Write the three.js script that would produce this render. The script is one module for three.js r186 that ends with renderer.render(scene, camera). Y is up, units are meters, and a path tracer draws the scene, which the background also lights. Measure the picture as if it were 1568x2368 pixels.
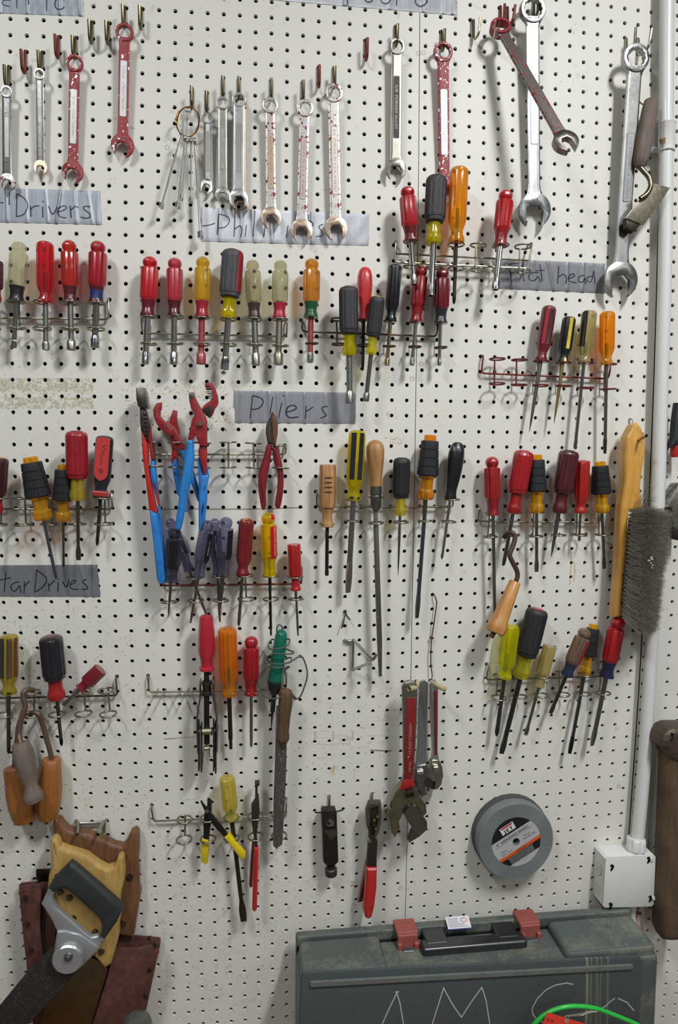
import * as THREE from 'three';
import { mergeGeometries, toCreasedNormals } from 'three/addons/utils/BufferGeometryUtils.js';
import { RectAreaLightUniformsLib } from 'three/addons/lights/RectAreaLightUniformsLib.js';
import { RoundedBoxGeometry } from 'three/addons/geometries/RoundedBoxGeometry.js';

// ---------- camera, lights, exposure ----------
const scene = new THREE.Scene();
scene.background = new THREE.Color(0x101010);
const V3 = (x, y, z) => new THREE.Vector3(x, y, z);
const FOC = 1572.686, CX = 784, CY = 1184, Y0 = 2.26;   // focal length in photo pixels; board row 0 hangs 2.26 m above the floor
const CAM = V3(0.37816, Y0 - 0.71009, 1.15253);
const cR = V3(0.99237946, 0.0064173, 0.12305214), cD = V3(-0.0028443, -0.99718379, 0.07494258), cF = V3(0.12318653, -0.07472148, -0.98956646);
const camera = new THREE.PerspectiveCamera(73.9487, 1568 / 2368, 0.02, 30);
camera.position.copy(CAM);
camera.quaternion.setFromRotationMatrix(new THREE.Matrix4().makeBasis(cR, cD.clone().negate(), cF.clone().negate()));
scene.add(camera);
const renderer = new THREE.WebGLRenderer({ antialias: true });
renderer.toneMapping = THREE.LinearToneMapping;
renderer.toneMappingExposure = 1.46;
renderer.shadowMap.enabled = true;
RectAreaLightUniformsLib.init();
// ceiling fittings: [x, z, length along x, length along z, intensity]
const FITTINGS = [[1.2, 1.4, 0.16, 0.62, 88], [-0.4, 1.4, 0.16, 0.62, 44], [2.6, 3.2, 0.3, 1.2, 9], [0.3, 4.2, 0.3, 1.2, 9]];
const CEIL = 3.0, LAMP = new THREE.Color(0.965, 0.99, 1.0);

// ---------- helpers ----------
let seed = 7;
const rnd = () => { seed = (seed * 1664525 + 1013904223) >>> 0; return seed / 4294967296; };
const rr = (a, b) => a + (b - a) * rnd();
const dirTo = (px, py) => cF.clone().addScaledVector(cR, (px - CX) / FOC).addScaledVector(cD, (py - CY) / FOC);
// point of the place seen at a photo pixel, z metres in front of the board
const W = (px, py, z = 0) => { const d = dirTo(px, py); return CAM.clone().addScaledVector(d, (z - CAM.z) / d.z); };
const WY = (px, py, y) => { const d = dirTo(px, py); return CAM.clone().addScaledVector(d, (y - CAM.y) / d.y); };
const mpp = (p) => p.clone().sub(CAM).dot(cF) / FOC;    // metres per pixel at a point
const crop = (ox, oy, s) => { const f = (x, y) => [ox + x / s, oy + y / s]; f.s = s; return f; };
const cA = crop(0, 0, 3.92), cB = crop(340, 150, 3.136), cC = crop(800, 0, 2.0417), cDd = crop(860, 360, 2.2147), cE = crop(0, 420, 5.227), cFc = crop(300, 540, 3.4087),
  cG2 = crop(680, 580, 3.92), cG = crop(1090, 690, 3.28), cH = crop(0, 860, 4.387), cI = crop(300, 870, 3.733), cJ = crop(350, 1150, 4.126), cK = crop(700, 960, 3.824),
  cL = crop(1080, 960, 3.213), cM = crop(1090, 1380, 3.28), cN = crop(0, 1440, 4.5545), cO = crop(330, 1400, 3.824), cP = crop(330, 1760, 4.0205), cQ = crop(700, 1560, 3.92),
  cRr = crop(0, 1880, 3.733), cS = crop(660, 2060, 1.7269), cT = crop(1060, 1800, 3.087), cU = crop(1360, 0, 3.817), cV = crop(1440, 860, 5.38), cX = crop(1420, 1620, 3.166), cY8 = crop(430, 1540, 8.17), cOne = crop(0, 0, 1);
const taken = {};
const numbered = (n) => { const k = taken[n] = (taken[n] ?? -1) + 1; return k ? `${n}_${String(k).padStart(3, '0')}` : n; };
function tag(o, label, category, group) { o.userData.label = label; o.userData.category = category; if (group) o.userData.group = group; return o; }
function thing(name, label, category, group) { const g = new THREE.Group(); g.name = numbered(name); scene.add(g); return tag(g, label, category, group); }
function part(name, geo, mat, parent) { const m = new THREE.Mesh(geo, mat); m.name = name; m.castShadow = m.receiveShadow = true; parent.add(m); return m; }
function struct(name, geo, mat) { const m = part(name, geo, mat, scene); m.userData.kind = 'structure'; return m; }
const box = (w, h, d, x = 0, y = 0, z = 0) => new THREE.BoxGeometry(w, h, d).translate(x, y, z);
const boxUV = (g) => { const p = g.attributes.position, n = g.attributes.normal, u = g.attributes.uv; for (let i = 0; i < p.count; i++) { const a = Math.abs(n.getX(i)), b = Math.abs(n.getY(i)), c = Math.abs(n.getZ(i)); a > b && a > c ? u.setXY(i, p.getZ(i), p.getY(i)) : b > c ? u.setXY(i, p.getX(i), p.getZ(i)) : u.setXY(i, p.getX(i), p.getY(i)); } return g; };
const rbox = (w, h, d, r, x = 0, y = 0, z = 0) => boxUV(new RoundedBoxGeometry(w, h, d, 2, r).translate(x, y, z));
const crease = (g, a = 0.6) => toCreasedNormals(g, a);
const plain = (g) => { const h = g.index ? g.toNonIndexed() : g; for (const k of Object.keys(h.attributes)) if (!['position', 'normal', 'uv'].includes(k)) h.deleteAttribute(k); return h; };
const merge = (a) => mergeGeometries(a.map(plain));
const cyl = (r1, r2, h, seg = 20) => new THREE.CylinderGeometry(r1, r2, h, seg);
// round wire through points with small bends
function wire(pts, r, fillet = 0.004, rad = 7) {
  const out = [pts[0].clone()];
  for (let i = 1; i < pts.length - 1; i++) {
    const a = pts[i - 1], b = pts[i], c = pts[i + 1], f = Math.min(fillet, a.distanceTo(b) * 0.45, b.distanceTo(c) * 0.45);
    const p = b.clone().lerp(a, f / a.distanceTo(b)), q = b.clone().lerp(c, f / b.distanceTo(c));
    for (let k = 0; k <= 4; k++) { const t = k / 4; out.push(p.clone().multiplyScalar((1 - t) * (1 - t)).addScaledVector(b, 2 * t * (1 - t)).addScaledVector(q, t * t)); }
  }
  out.push(pts[pts.length - 1].clone());
  const clean = out.filter((p, i) => !i || p.distanceTo(out[i - 1]) > 1e-5);
  return tubeAlong(clean, () => r, rad);
}
const smooth = (pts, r, n = 40, rad = 8) => new THREE.TubeGeometry(new THREE.CatmullRomCurve3(pts, false, 'centripetal'), n, r, rad, false);
function tubeAlong(pts, rf, rad = 7) {
  const n = pts.length, pos = [], idx = [], uv = []; let nrm = null, acc = 0;
  for (let i = 0; i < n; i++) {
    const t = pts[Math.min(i + 1, n - 1)].clone().sub(pts[Math.max(i - 1, 0)]).normalize();
    if (!nrm) { nrm = V3(Math.abs(t.x) > 0.9 ? 0 : 1, Math.abs(t.x) > 0.9 ? 1 : 0, 0); }
    nrm.addScaledVector(t, -nrm.dot(t)).normalize();
    const bi = t.clone().cross(nrm), r = rf(i / (n - 1)); if (i) acc += pts[i].distanceTo(pts[i - 1]);
    for (let k = 0; k <= rad; k++) { const a = k / rad * Math.PI * 2, p = pts[i].clone().addScaledVector(nrm, Math.cos(a) * r).addScaledVector(bi, Math.sin(a) * r); pos.push(p.x, p.y, p.z); uv.push(k / rad * 0.03, acc); }
  }
  for (let i = 0; i < n - 1; i++) for (let k = 0; k < rad; k++) { const a = i * (rad + 1) + k, b = a + rad + 1; idx.push(a, a + 1, b, b, a + 1, b + 1); }
  for (const [e, s] of [[0, 1], [n - 1, -1]]) { const c = pos.length / 3; pos.push(pts[e].x, pts[e].y, pts[e].z); uv.push(0, 0); for (let k = 0; k < rad; k++) { const a = e * (rad + 1) + k; s > 0 ? idx.push(c, a + 1, a) : idx.push(c, a, a + 1); } }
  const g = new THREE.BufferGeometry(); g.setAttribute('position', new THREE.Float32BufferAttribute(pos, 3)); g.setAttribute('uv', new THREE.Float32BufferAttribute(uv, 2)); g.setIndex(idx); g.computeVertexNormals();
  return crease(g, 0.9);
}
// turned (lathe) body with optional flutes; y falls from y0 by f*L; prof rows [f, radius, flute weight]
function turn(y0, L, R, prof, nf = 0, dep = 0, t0 = 0, tw = Math.PI * 2, off = 0, zs = 1) {
  const seg = Math.max(8, Math.round((nf ? nf * 8 : 28) * Math.min(1, tw / 6.28 + 0.1))), pos = [], uv = [], idx = [];
  for (const [f, r, fl = 0] of prof) for (let k = 0; k <= seg; k++) {
    const a = t0 + tw * k / seg, c = nf ? Math.cos(nf * a) : 0, w = nf ? fl * dep * Math.pow(Math.max(0, c), 1.5) : 0, rad = R * r * (1 - w) + off;
    pos.push(Math.sin(a) * rad, y0 - f * L, Math.cos(a) * rad * zs); uv.push(a * R, f * L);
  }
  for (let i = 0; i < prof.length - 1; i++) for (let k = 0; k < seg; k++) { const a = i * (seg + 1) + k, b = a + seg + 1; idx.push(a, b, a + 1, b, b + 1, a + 1); }
  const g = new THREE.BufferGeometry(); g.setAttribute('position', new THREE.Float32BufferAttribute(pos, 3)); g.setAttribute('uv', new THREE.Float32BufferAttribute(uv, 2)); g.setIndex(idx);
  return crease(g, 0.62);
}
// a tool's own frame: origin at its lower pixel, y up along the tool, z away from the board
function frame(A, za, B, zb, g) {
  const a = W(A[0], A[1], za), b = W(B[0], B[1], zb), Y = a.clone().sub(b), len = Y.length(); Y.normalize();
  const N = V3(0, 0, 1).addScaledVector(Y, -Y.z).normalize(), X = Y.clone().cross(N);
  g.position.copy(b); g.quaternion.setFromRotationMatrix(new THREE.Matrix4().makeBasis(X, Y, N));
  const s = mpp(a.clone().lerp(b, 0.5));
  const loc = (px, py, z = 0) => { const o = b.clone().addScaledVector(N, z), d = dirTo(px, py), t = o.clone().sub(CAM).dot(N) / d.dot(N), p = CAM.clone().addScaledVector(d, t).sub(b); return V3(p.dot(X), p.dot(Y), z); };
  return { g, len, s, loc };
}
const planar = (g) => { const p = g.attributes.position, u = g.attributes.uv; for (let i = 0; i < u.count; i++) u.setXY(i, p.getX(i), p.getY(i)); return g; };
// ---------- textures ----------
function noise2(n, cells, sd) {   // tiling value noise
  const v = []; let s = sd * 7919 + 13; const q = () => { s = (s * 1664525 + 1013904223) >>> 0; return s / 4294967296; };
  for (let i = 0; i < cells * cells; i++) v.push(q());
  const o = new Float32Array(n * n), sm = (t) => t * t * (3 - 2 * t);
  for (let y = 0; y < n; y++) for (let x = 0; x < n; x++) {
    const u = x / n * cells, w = y / n * cells, i = Math.floor(u), j = Math.floor(w), a = sm(u - i), b = sm(w - j), I = (i + 1) % cells, J = (j + 1) % cells;
    o[y * n + x] = (v[j * cells + i] * (1 - a) + v[j * cells + I] * a) * (1 - b) + (v[J * cells + i] * (1 - a) + v[J * cells + I] * a) * b;
  }
  return o;
}
const fbm = (n, base, sd, oct = 4) => { const o = new Float32Array(n * n); let amp = 0.5, sum = 0; for (let k = 0; k < oct; k++) { const q = noise2(n, base << k, sd + k * 31); for (let i = 0; i < o.length; i++) o[i] += q[i] * amp; sum += amp; amp *= 0.55; } for (let i = 0; i < o.length; i++) o[i] /= sum; return o; };
function dataTex(n, fn, srgb = true, rep = 1, m = n) {
  const d = new Uint8Array(n * m * 4);
  for (let y = 0; y < m; y++) for (let x = 0; x < n; x++) { const c = fn(x, y, y * n + x), i = (y * n + x) * 4; d[i] = c[0]; d[i + 1] = c[1]; d[i + 2] = c[2]; d[i + 3] = 255; }
  const t = new THREE.DataTexture(d, n, m); t.wrapS = t.wrapT = THREE.RepeatWrapping; t.magFilter = THREE.LinearFilter; t.minFilter = THREE.LinearMipmapLinearFilter; t.generateMipmaps = true;
  if (srgb) t.colorSpace = THREE.SRGBColorSpace; t.repeat.set(rep, rep); t.needsUpdate = true; return t;
}
function canvasTex(w, h, draw) { const c = document.createElement('canvas'); c.width = w; c.height = h; const g = c.getContext('2d'); draw(g, w, h); const t = new THREE.CanvasTexture(c); t.colorSpace = THREE.SRGBColorSpace; t.anisotropy = 8; return t; }
const N1 = fbm(256, 4, 1), N2 = fbm(256, 16, 5, 3), N3 = fbm(256, 48, 9, 2);
const grime = dataTex(256, (x, y, i) => { let v = 255 - 26 * Math.max(0, N1[i] - 0.45) * 3 - (N3[i] > 0.68 ? 11 : 0); v = Math.max(150, v); return [v, v * 0.995, v * 0.98]; }, true, 14);
const scuff = dataTex(256, (x, y, i) => { const v = 150 + 105 * (N2[i] * 0.6 + N3[i] * 0.4); return [v, v, v]; }, false, 14);
const fineBump = dataTex(256, (x, y, i) => { const v = 255 * N3[i]; return [v, v, v]; }, false, 22);
const woodGrain = (light, dark, sd) => { const a = fbm(256, 6, sd), b = fbm(256, 8, sd + 3); return dataTex(256, (x, y) => { const i = y * 256 + x, j = (Math.floor(y / 10) % 256) * 256 + x, t = Math.min(1, Math.max(0, 0.75 * a[j] + 0.45 * (b[i] - 0.4) + (N3[j] - 0.5) * 0.5)), c = (k) => light[k] * (1 - t) + dark[k] * t; return [c(0), c(1), c(2)]; }, true, 9); };
// chipped enamel over bare metal: irregular chips scattered on a base coat; colour plus packed roughness and metalness
function paintTex(coat, metal, share, sd) {
  const keep = seed, few = share > 0.5, base = few ? coat : metal, chip = few ? metal : coat, n = Math.round(1500 * (few ? 1 - share : share)), css = (c) => `rgb(${c.map((v) => Math.round(v)).join(',')})`;
  const draw = (bc, cc, vary) => (g) => {
    seed = sd * 977 + 5; g.fillStyle = bc; g.fillRect(0, 0, 512, 512);
    if (vary) for (let k = 0; k < 500; k++) { g.fillStyle = `rgba(${rnd() < 0.5 ? '20,14,12' : '240,236,232'},${rr(0.02, 0.07)})`; g.beginPath(); g.ellipse(rr(0, 512), rr(0, 512), rr(3, 30), rr(2, 12), rr(0, 3), 0, 6.3); g.fill(); } else for (let k = 0; k < 500; k++) { rnd(); rr(0, 1); rnd(); rnd(); rnd(); rnd(); rnd(); }
    g.fillStyle = cc;
    for (let k = 0; k < n; k++) { const cx = rr(0, 512), cy = rr(0, 512), r = rnd() < 0.15 ? rr(7, 17) : rr(1, 6), m = 5 + Math.floor(rnd() * 5), a0 = rnd() * 6.28, st = rr(0.5, 1.9); g.beginPath(); for (let q = 0; q < m; q++) { const a = a0 + q / m * 6.28, e = r * rr(0.45, 1.25); g.lineTo(cx + Math.cos(a) * e, cy + Math.sin(a) * e * st); } g.closePath(); g.fill(); }
  };
  const a = canvasTex(512, 512, draw(css(base), css(chip), true)), b = canvasTex(512, 512, draw(few ? 'rgb(0,125,0)' : 'rgb(0,90,235)', few ? 'rgb(0,90,235)' : 'rgb(0,125,0)', false));
  b.colorSpace = THREE.NoColorSpace; for (const t of [a, b]) { t.wrapS = t.wrapT = THREE.RepeatWrapping; t.repeat.set(12, 12); } seed = keep; return [a, b];
}
// ---------- materials ----------
const cache = {};
const rgb = (h) => new THREE.Color(h);
function M(key) {   // 'kind:#colour'
  if (cache[key]) return cache[key];
  const [kind, hex] = key.split(':'), c = rgb(hex || '#ffffff'), half = (e) => new THREE.Color().setRGB(c.r ** e, c.g ** e, c.b ** e); let m;   // light crosses a clear handle through two walls
  if (kind === 'T') m = new THREE.MeshPhysicalMaterial({ color: half(0.62), roughness: 0.16, transmission: 0.7, thickness: 0, ior: 1.46, clearcoat: 0.5, clearcoatRoughness: 0.15 });
  else if (kind === 'G') m = new THREE.MeshPhysicalMaterial({ color: half(0.55), roughness: 0.1, transmission: 0.92, thickness: 0, ior: 1.46, clearcoat: 0.4 });
  else if (kind === 'P') m = new THREE.MeshPhysicalMaterial({ color: c, map: grime, roughness: 0.42, roughnessMap: scuff, clearcoat: 0.45, clearcoatRoughness: 0.25 });
  else if (kind === 'R') m = new THREE.MeshPhysicalMaterial({ color: c, map: grime, roughness: 0.72, roughnessMap: scuff, bumpMap: fineBump, bumpScale: 0.0001 });
  else if (kind === 'S') m = new THREE.MeshStandardMaterial({ color: c, map: grime, metalness: 1, roughness: 0.42, roughnessMap: scuff });
  else if (kind === 'C') m = new THREE.MeshStandardMaterial({ color: c, metalness: 1, roughness: 0.2, roughnessMap: scuff });
  else if (kind === 'D') m = new THREE.MeshStandardMaterial({ color: c, map: grime, metalness: 0.55, roughness: 0.62, roughnessMap: scuff });
  else if (kind === 'F') m = new THREE.MeshStandardMaterial({ color: c, roughness: 0.85 });
  return cache[key] = m;
}
const woodMat = (light, dark, sd, rough = 0.55, coat = 0.2) => new THREE.MeshPhysicalMaterial({ map: woodGrain(light, dark, sd), roughness: rough, clearcoat: coat, clearcoatRoughness: 0.35, bumpMap: fineBump, bumpScale: 0.0001 });
const paintMat = (red, metal, cut, sd) => { const [a, b] = paintTex(red, metal, cut, sd); return new THREE.MeshStandardMaterial({ map: a, roughnessMap: b, metalnessMap: b, roughness: 1, metalness: 1 }); };
const RED_FULL = paintMat([150, 34, 38], [200, 198, 196], 0.955, 41), RED_WORN = paintMat([146, 32, 36], [198, 196, 192], 0.72, 42), RED_FLECK = paintMat([140, 34, 34], [196, 193, 190], 0.3, 43), RUST_BAR = paintMat([112, 80, 62], [132, 130, 126], 0.14, 44);
const CHROME = M('C:#d6d6d4'), STEEL = M('S:#a9a9a6'), WORN = M('S:#8f8d86'), WIRE = M('S:#a39f90'), BROWNWIRE = M('D:#5c4a40'), MAROONWIRE = M('D:#7a3a33'), DARK = M('D:#35322f'), BLACKENED = M('D:#1f1e1e'), TARN = M('S:#8d8364');
const WOOD_TAN = woodMat([196, 152, 98], [138, 92, 50], 61, 0.55, 0.15), WOOD_HONEY = woodMat([222, 172, 84], [186, 128, 48], 62, 0.4, 0.4), WOOD_BROWN = woodMat([128, 88, 54], [74, 46, 26], 63, 0.55, 0.2), WOOD_PALE = woodMat([196, 164, 96], [158, 122, 62], 64, 0.6, 0.1),
  WOOD_OLD = woodMat([124, 104, 78], [78, 60, 44], 65, 0.8, 0), WOOD_ORANGE = woodMat([170, 108, 46], [124, 72, 26], 66, 0.5, 0.3), WOOD_CRANK = woodMat([204, 150, 84], [160, 104, 50], 70, 0.45, 0.3), RED_GREY = paintMat([146, 32, 36], [150, 147, 142], 0.5, 45), WOOD_GREY = woodMat([126, 112, 102], [88, 76, 68], 67, 0.8, 0);
const ENAMEL_WHITE = new THREE.MeshPhysicalMaterial({ color: rgb('#dcdbd8'), roughness: 0.45, roughnessMap: scuff, clearcoat: 0.2 });

// ---------- setting: pegboard wall ----------
const HM = [42.0178835271338, 1.427461573165594, -17.96483967773013, 3.5761855859320484, 42.43864031049888, -59.345237738019236, 0.0032115617521128897, 0.002207407247422461];
// hole column i, row j (one inch apart) on the wall
function lat(i, j) {
  const w = HM[6] * i + HM[7] * j + 1, ux = (HM[0] * i + HM[1] * j + HM[2]) / w - CX, uy = (HM[3] * i + HM[4] * j + HM[5]) / w - CY; let x = ux, y = uy;
  for (let k = 0; k < 12; k++) { const q = 1 + 0.028125 * (x * x + y * y) / 1e6; x = ux / q; y = uy / q; }
  return W(CX + x, CY + y, 0);
}
const I0 = -5, I1 = 50, J0 = -6, J1 = 76;
const bx0 = lat(I0, 30).x - 0.05, bx1 = lat(I1, 30).x + 0.08, by0 = lat(20, J1).y - 0.08, by1 = lat(20, J0).y + 0.08;
const boardUV = (p) => [(p.x - bx0) / (bx1 - bx0), (p.y - by0) / (by1 - by0)];
const TW = 1408, TH = 2048;
const boardTex = canvasTex(TW, TH, (g) => {
  g.fillStyle = '#dfddd4'; g.fillRect(0, 0, TW, TH);
  const at = (px, py) => { const [u, v] = boardUV(W(px, py)); return [u * TW, (1 - v) * TH]; };
  const sc = TW / (bx1 - bx0) * 0.00072;   // texture pixels per photo pixel
  // broad stains with a ragged outline, built of many small dabs
  const cloud = (px, py, rx, ry, n, col, a, big = 1) => { for (let k = 0; k < n; k++) { const t = rnd() * 6.28, q = Math.sqrt(rnd()), [x, y] = at(px + Math.cos(t) * q * rx, py + Math.sin(t) * q * ry); g.fillStyle = `rgba(${col},${a * rr(0.3, 1)})`; g.beginPath(); g.ellipse(x, y, rr(0.6, 3.2) * big, rr(0.6, 3.2) * big, 0, 0, 6.3); g.fill(); } };
  for (let k = 0; k < 420; k++) cloud(rr(0, 1568), rr(0, 2368), rr(6, 40), rr(6, 40), 18, ['190,176,140', '170,166,158', '196,190,172'][k % 3], 0.09);
  for (let k = 0; k < 150; k++) cloud(rr(0, 1568), rr(0, 2368), rr(4, 16), rr(3, 26), 12, ['176,146,86', '150,128,96'][k % 2], 0.14);
  // spatter of dark specks, thick along the left and the bottom
  const speck = (x0, x1, y0, y1, n, big) => { for (let k = 0; k < n; k++) { const [x, y] = at(rr(x0, x1), rr(y0, y1)); g.fillStyle = `rgba(${rnd() < 0.3 ? '110,78,44' : '60,56,52'},${rr(0.25, 0.8)})`; g.beginPath(); g.ellipse(x, y, rr(0.4, big) * sc * 1.4, rr(0.4, big) * sc * 1.4, 0, 0, 6.3); g.fill(); } };
  speck(0, 1568, 0, 2368, 700, 0.9); speck(0, 360, 1380, 2000, 800, 0.9); speck(0, 700, 1800, 2368, 1100, 1.0); speck(0, 120, 1440, 1900, 400, 1.0); speck(660, 960, 1560, 2100, 350, 1.2); speck(280, 620, 880, 1000, 250, 1.3);
  // scribed scratches
  const line = (pts, col, w) => { g.strokeStyle = col; g.lineWidth = w * sc; g.beginPath(); pts.forEach(([a, b], i) => { const [x, y] = at(a, b); i ? g.lineTo(x, y) : g.moveTo(x, y); }); g.stroke(); };
  line([[330, 1178], [450, 1177], [560, 1178], [700, 1174]], 'rgba(88,70,48,0.75)', 2.2); line([[440, 1284], [520, 1284], [600, 1282], [690, 1280]], 'rgba(110,96,76,0.5)', 1.5); line([[405, 1708], [380, 1709], [450, 1704]], 'rgba(90,84,76,0.6)', 1.5); line([[1120, 1534], [1340, 1531]], 'rgba(110,100,90,0.4)', 1.3);
  for (let k = 0; k < 70; k++) { const x = rr(0, 1560), y = rr(0, 2360), a = rr(-0.5, 0.5), l = rr(4, 26); line([[x, y], [x + l * Math.cos(a), y + l * Math.sin(a)]], `rgba(96,90,82,${rr(0.15, 0.5)})`, rr(0.6, 1.4)); }
  for (let k = 0; k < 46; k++) { const x = rr(690, 920), y = rr(1620, 1760), l = rr(8, 60); line([[x, y], [x + l, y + rr(-2, 2)]], `rgba(104,88,70,${rr(0.08, 0.28)})`, rr(0.7, 2)); }
  line([[855, 1735], [905, 1737]], 'rgba(88,58,36,0.7)', 3); 
  // glue left where old tape was pulled off
  const residue = (x0, y0, x1, y1, col, dens, gap) => { for (let y = y0; y < y1; y += 3.4) for (let x = x0; x < x1; x += 2.8) { if (rnd() > dens || (Math.abs(y - (y0 + y1) / 2) < gap && rnd() < 0.75)) continue; if (N2[((y * 2 | 0) & 255) * 256 + ((x * 2 | 0) & 255)] < 0.36) continue; const [a, b] = at(x, y); g.fillStyle = `rgba(${col},${rr(0.5, 0.95)})`; g.fillRect(a, b, rr(1.4, 4.2) * sc, rr(1.2, 2.6) * sc); } };
  residue(0, 875, 214, 946, '150,148,112', 0.85, 6); residue(0, 880, 200, 940, '170,128,60', 0.06, 3); residue(372, 890, 525, 985, '178,140,84', 0.2, 18); residue(890, 1012, 940, 1026, '160,120,70', 0.4, 1);
  // rusty dribbles under some holes, crumbs
  for (const [x, y, l] of [[728, 1690, 20], [770, 1690, 24], [815, 1690, 22], [1320, 1270, 60], [1328, 1300, 44], [1318, 1340, 12], [770, 1775, 10]]) line([[x, y], [x + 1, y + l * 0.6], [x - 1, y + l]], 'rgba(168,124,62,0.5)', 3);
  cloud(815, 2045, 8, 7, 16, '96,66,34', 0.7, 0.5); cloud(518, 2108, 5, 10, 20, '150,122,80', 0.6, 0.6); cloud(122, 820, 6, 14, 24, '80,62,48', 0.5, 0.4); cloud(1426, 1685, 5, 4, 8, '110,84,50', 0.7, 0.5); cloud(655, 1364, 5, 4, 10, '70,60,30', 0.9, 0.5); cloud(770, 1780, 6, 9, 16, '196,176,130', 0.6); for (let k = 0; k < 90; k++) cloud(rr(330, 720), rr(2000, 2340), rr(6, 30), rr(6, 40), 14, '120,118,114', 0.1);
  cloud(990, 840, 50, 80, 90, '176,160,110', 0.1); cloud(1010, 970, 30, 30, 60, '190,170,110', 0.14); cloud(60, 1600, 40, 60, 160, '150,96,76', 0.14);
  // paint filler rings over plugged holes
  for (const [x, y] of [[968, 124], [980, 122], [387, 341], [944, 1258], [1452, 1560], [1024, 1669], [926, 2054], [974, 842], [953, 876], [1431, 1819]]) { const [a, b] = at(x, y); g.strokeStyle = 'rgba(150,136,108,0.8)'; g.lineWidth = 1.6 * sc; g.beginPath(); g.arc(a, b, 4.6 * sc, 0, 6.3); g.stroke(); }
});
const boardMat = new THREE.MeshPhysicalMaterial({ map: boardTex, roughness: 0.5, bumpMap: fineBump, bumpScale: 0.00004, clearcoat: 0.12, clearcoatRoughness: 0.4 });
const holeMat = new THREE.MeshStandardMaterial({ color: rgb('#dfddd4'), roughness: 0.8 });
const wallBack = new THREE.Group(); wallBack.name = 'wall_back'; wallBack.userData.kind = 'structure'; scene.add(wallBack);
function sheet(ia, ib, cutL, cutR) {   // hole columns ia..ib; its two long edges run along board column cutL / cutR
  const P = [], U = [], Nn = [], X = [], hp = [], hn = [], hx = [], HR = 0.0033, TK = 0.005, S = 16;
  const v = (p) => { P.push(p.x, p.y, 0); U.push(...boardUV(p)); Nn.push(0, 0, 1); return P.length / 3 - 1; };
  for (let i = ia; i <= ib; i++) for (let j = J0; j <= J1; j++) {
    const l = i === ia ? cutL : i - 0.5, r = i === ib ? cutR : i + 0.5, c = lat(i, j), o = [];
    const e = [[r, j + 0.5], [r, j - 0.5], [l, j - 0.5], [l, j + 0.5]];   // anticlockwise seen from the front (j grows downwards)
    for (let k = 0; k < 4; k++) { const a = e[k], b = e[(k + 1) % 4]; for (let q = 0; q < 4; q++) o.push(v(lat(a[0] + (b[0] - a[0]) * q / 4, a[1] + (b[1] - a[1]) * q / 4))); }
    const h = []; for (let k = 0; k < S; k++) { const a = -Math.PI / 4 + k / S * Math.PI * 2; h.push(v(V3(c.x + Math.cos(a) * HR, c.y + Math.sin(a) * HR, 0))); }
    for (let k = 0; k < S; k++) { const n = (k + 1) % S; X.push(h[k], o[k], h[n], o[k], o[n], h[n]); }
    const b0 = hp.length / 3;
    for (let k = 0; k < S; k++) { const a = -Math.PI / 4 + k / S * Math.PI * 2, ca = Math.cos(a), sa = Math.sin(a); hp.push(c.x + ca * HR, c.y + sa * HR, 0, c.x + ca * HR, c.y + sa * HR, -TK); hn.push(-ca, -sa, 0, -ca, -sa, 0); }
    for (let k = 0; k < S; k++) { const a = b0 + 2 * k, n = b0 + 2 * ((k + 1) % S); hx.push(a, n, a + 1, n, n + 1, a + 1); }
  }
  for (const q of [cutL, cutR]) for (let j = J0; j <= J1; j++) {   // sawn edges
    const a = lat(q, j - 0.5), b = lat(q, j + 0.5), s = q === cutL ? -1 : 1, b0 = hp.length / 3;
    hp.push(a.x, a.y, 0, b.x, b.y, 0, a.x, a.y, -TK, b.x, b.y, -TK); for (let k = 0; k < 4; k++) hn.push(s, 0, 0); hx.push(b0, b0 + 1, b0 + 2, b0 + 1, b0 + 3, b0 + 2);
  }
  const g = new THREE.BufferGeometry(); g.setAttribute('position', new THREE.Float32BufferAttribute(P, 3)); g.setAttribute('normal', new THREE.Float32BufferAttribute(Nn, 3)); g.setAttribute('uv', new THREE.Float32BufferAttribute(U, 2)); g.setIndex(X);
  const s = part(numbered('pegboard_sheet'), g, boardMat, wallBack);
  const e = new THREE.BufferGeometry(); e.setAttribute('position', new THREE.Float32BufferAttribute(hp, 3)); e.setAttribute('normal', new THREE.Float32BufferAttribute(hn, 3)); e.setIndex(hx);
  const w = part('hole_walls', e, holeMat, s); w.userData.kind = 'stuff';
}
sheet(I0, 25, I0 - 0.5, 25.58); sheet(26, 42, 25.62, 42.68); sheet(43, I1, 42.76, I1 + 0.5);
const studMat = new THREE.MeshStandardMaterial({ color: rgb('#4a4038'), roughness: 0.95 });
const plasterMat = new THREE.MeshStandardMaterial({ color: rgb('#a9a8a4'), roughness: 0.9 }), concreteMat = new THREE.MeshStandardMaterial({ color: rgb('#6f6e6c'), roughness: 0.85 }), ceilMat = new THREE.MeshStandardMaterial({ color: rgb('#d8d8d6'), roughness: 0.9 });
const RX0 = -3.0, RX1 = 4.2, RZ1 = 5.6;
part('backing_wall', box(RX1 - RX0 + 0.2, CEIL, 0.1, (RX0 + RX1) / 2, CEIL / 2, -0.085), studMat, wallBack);
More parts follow.
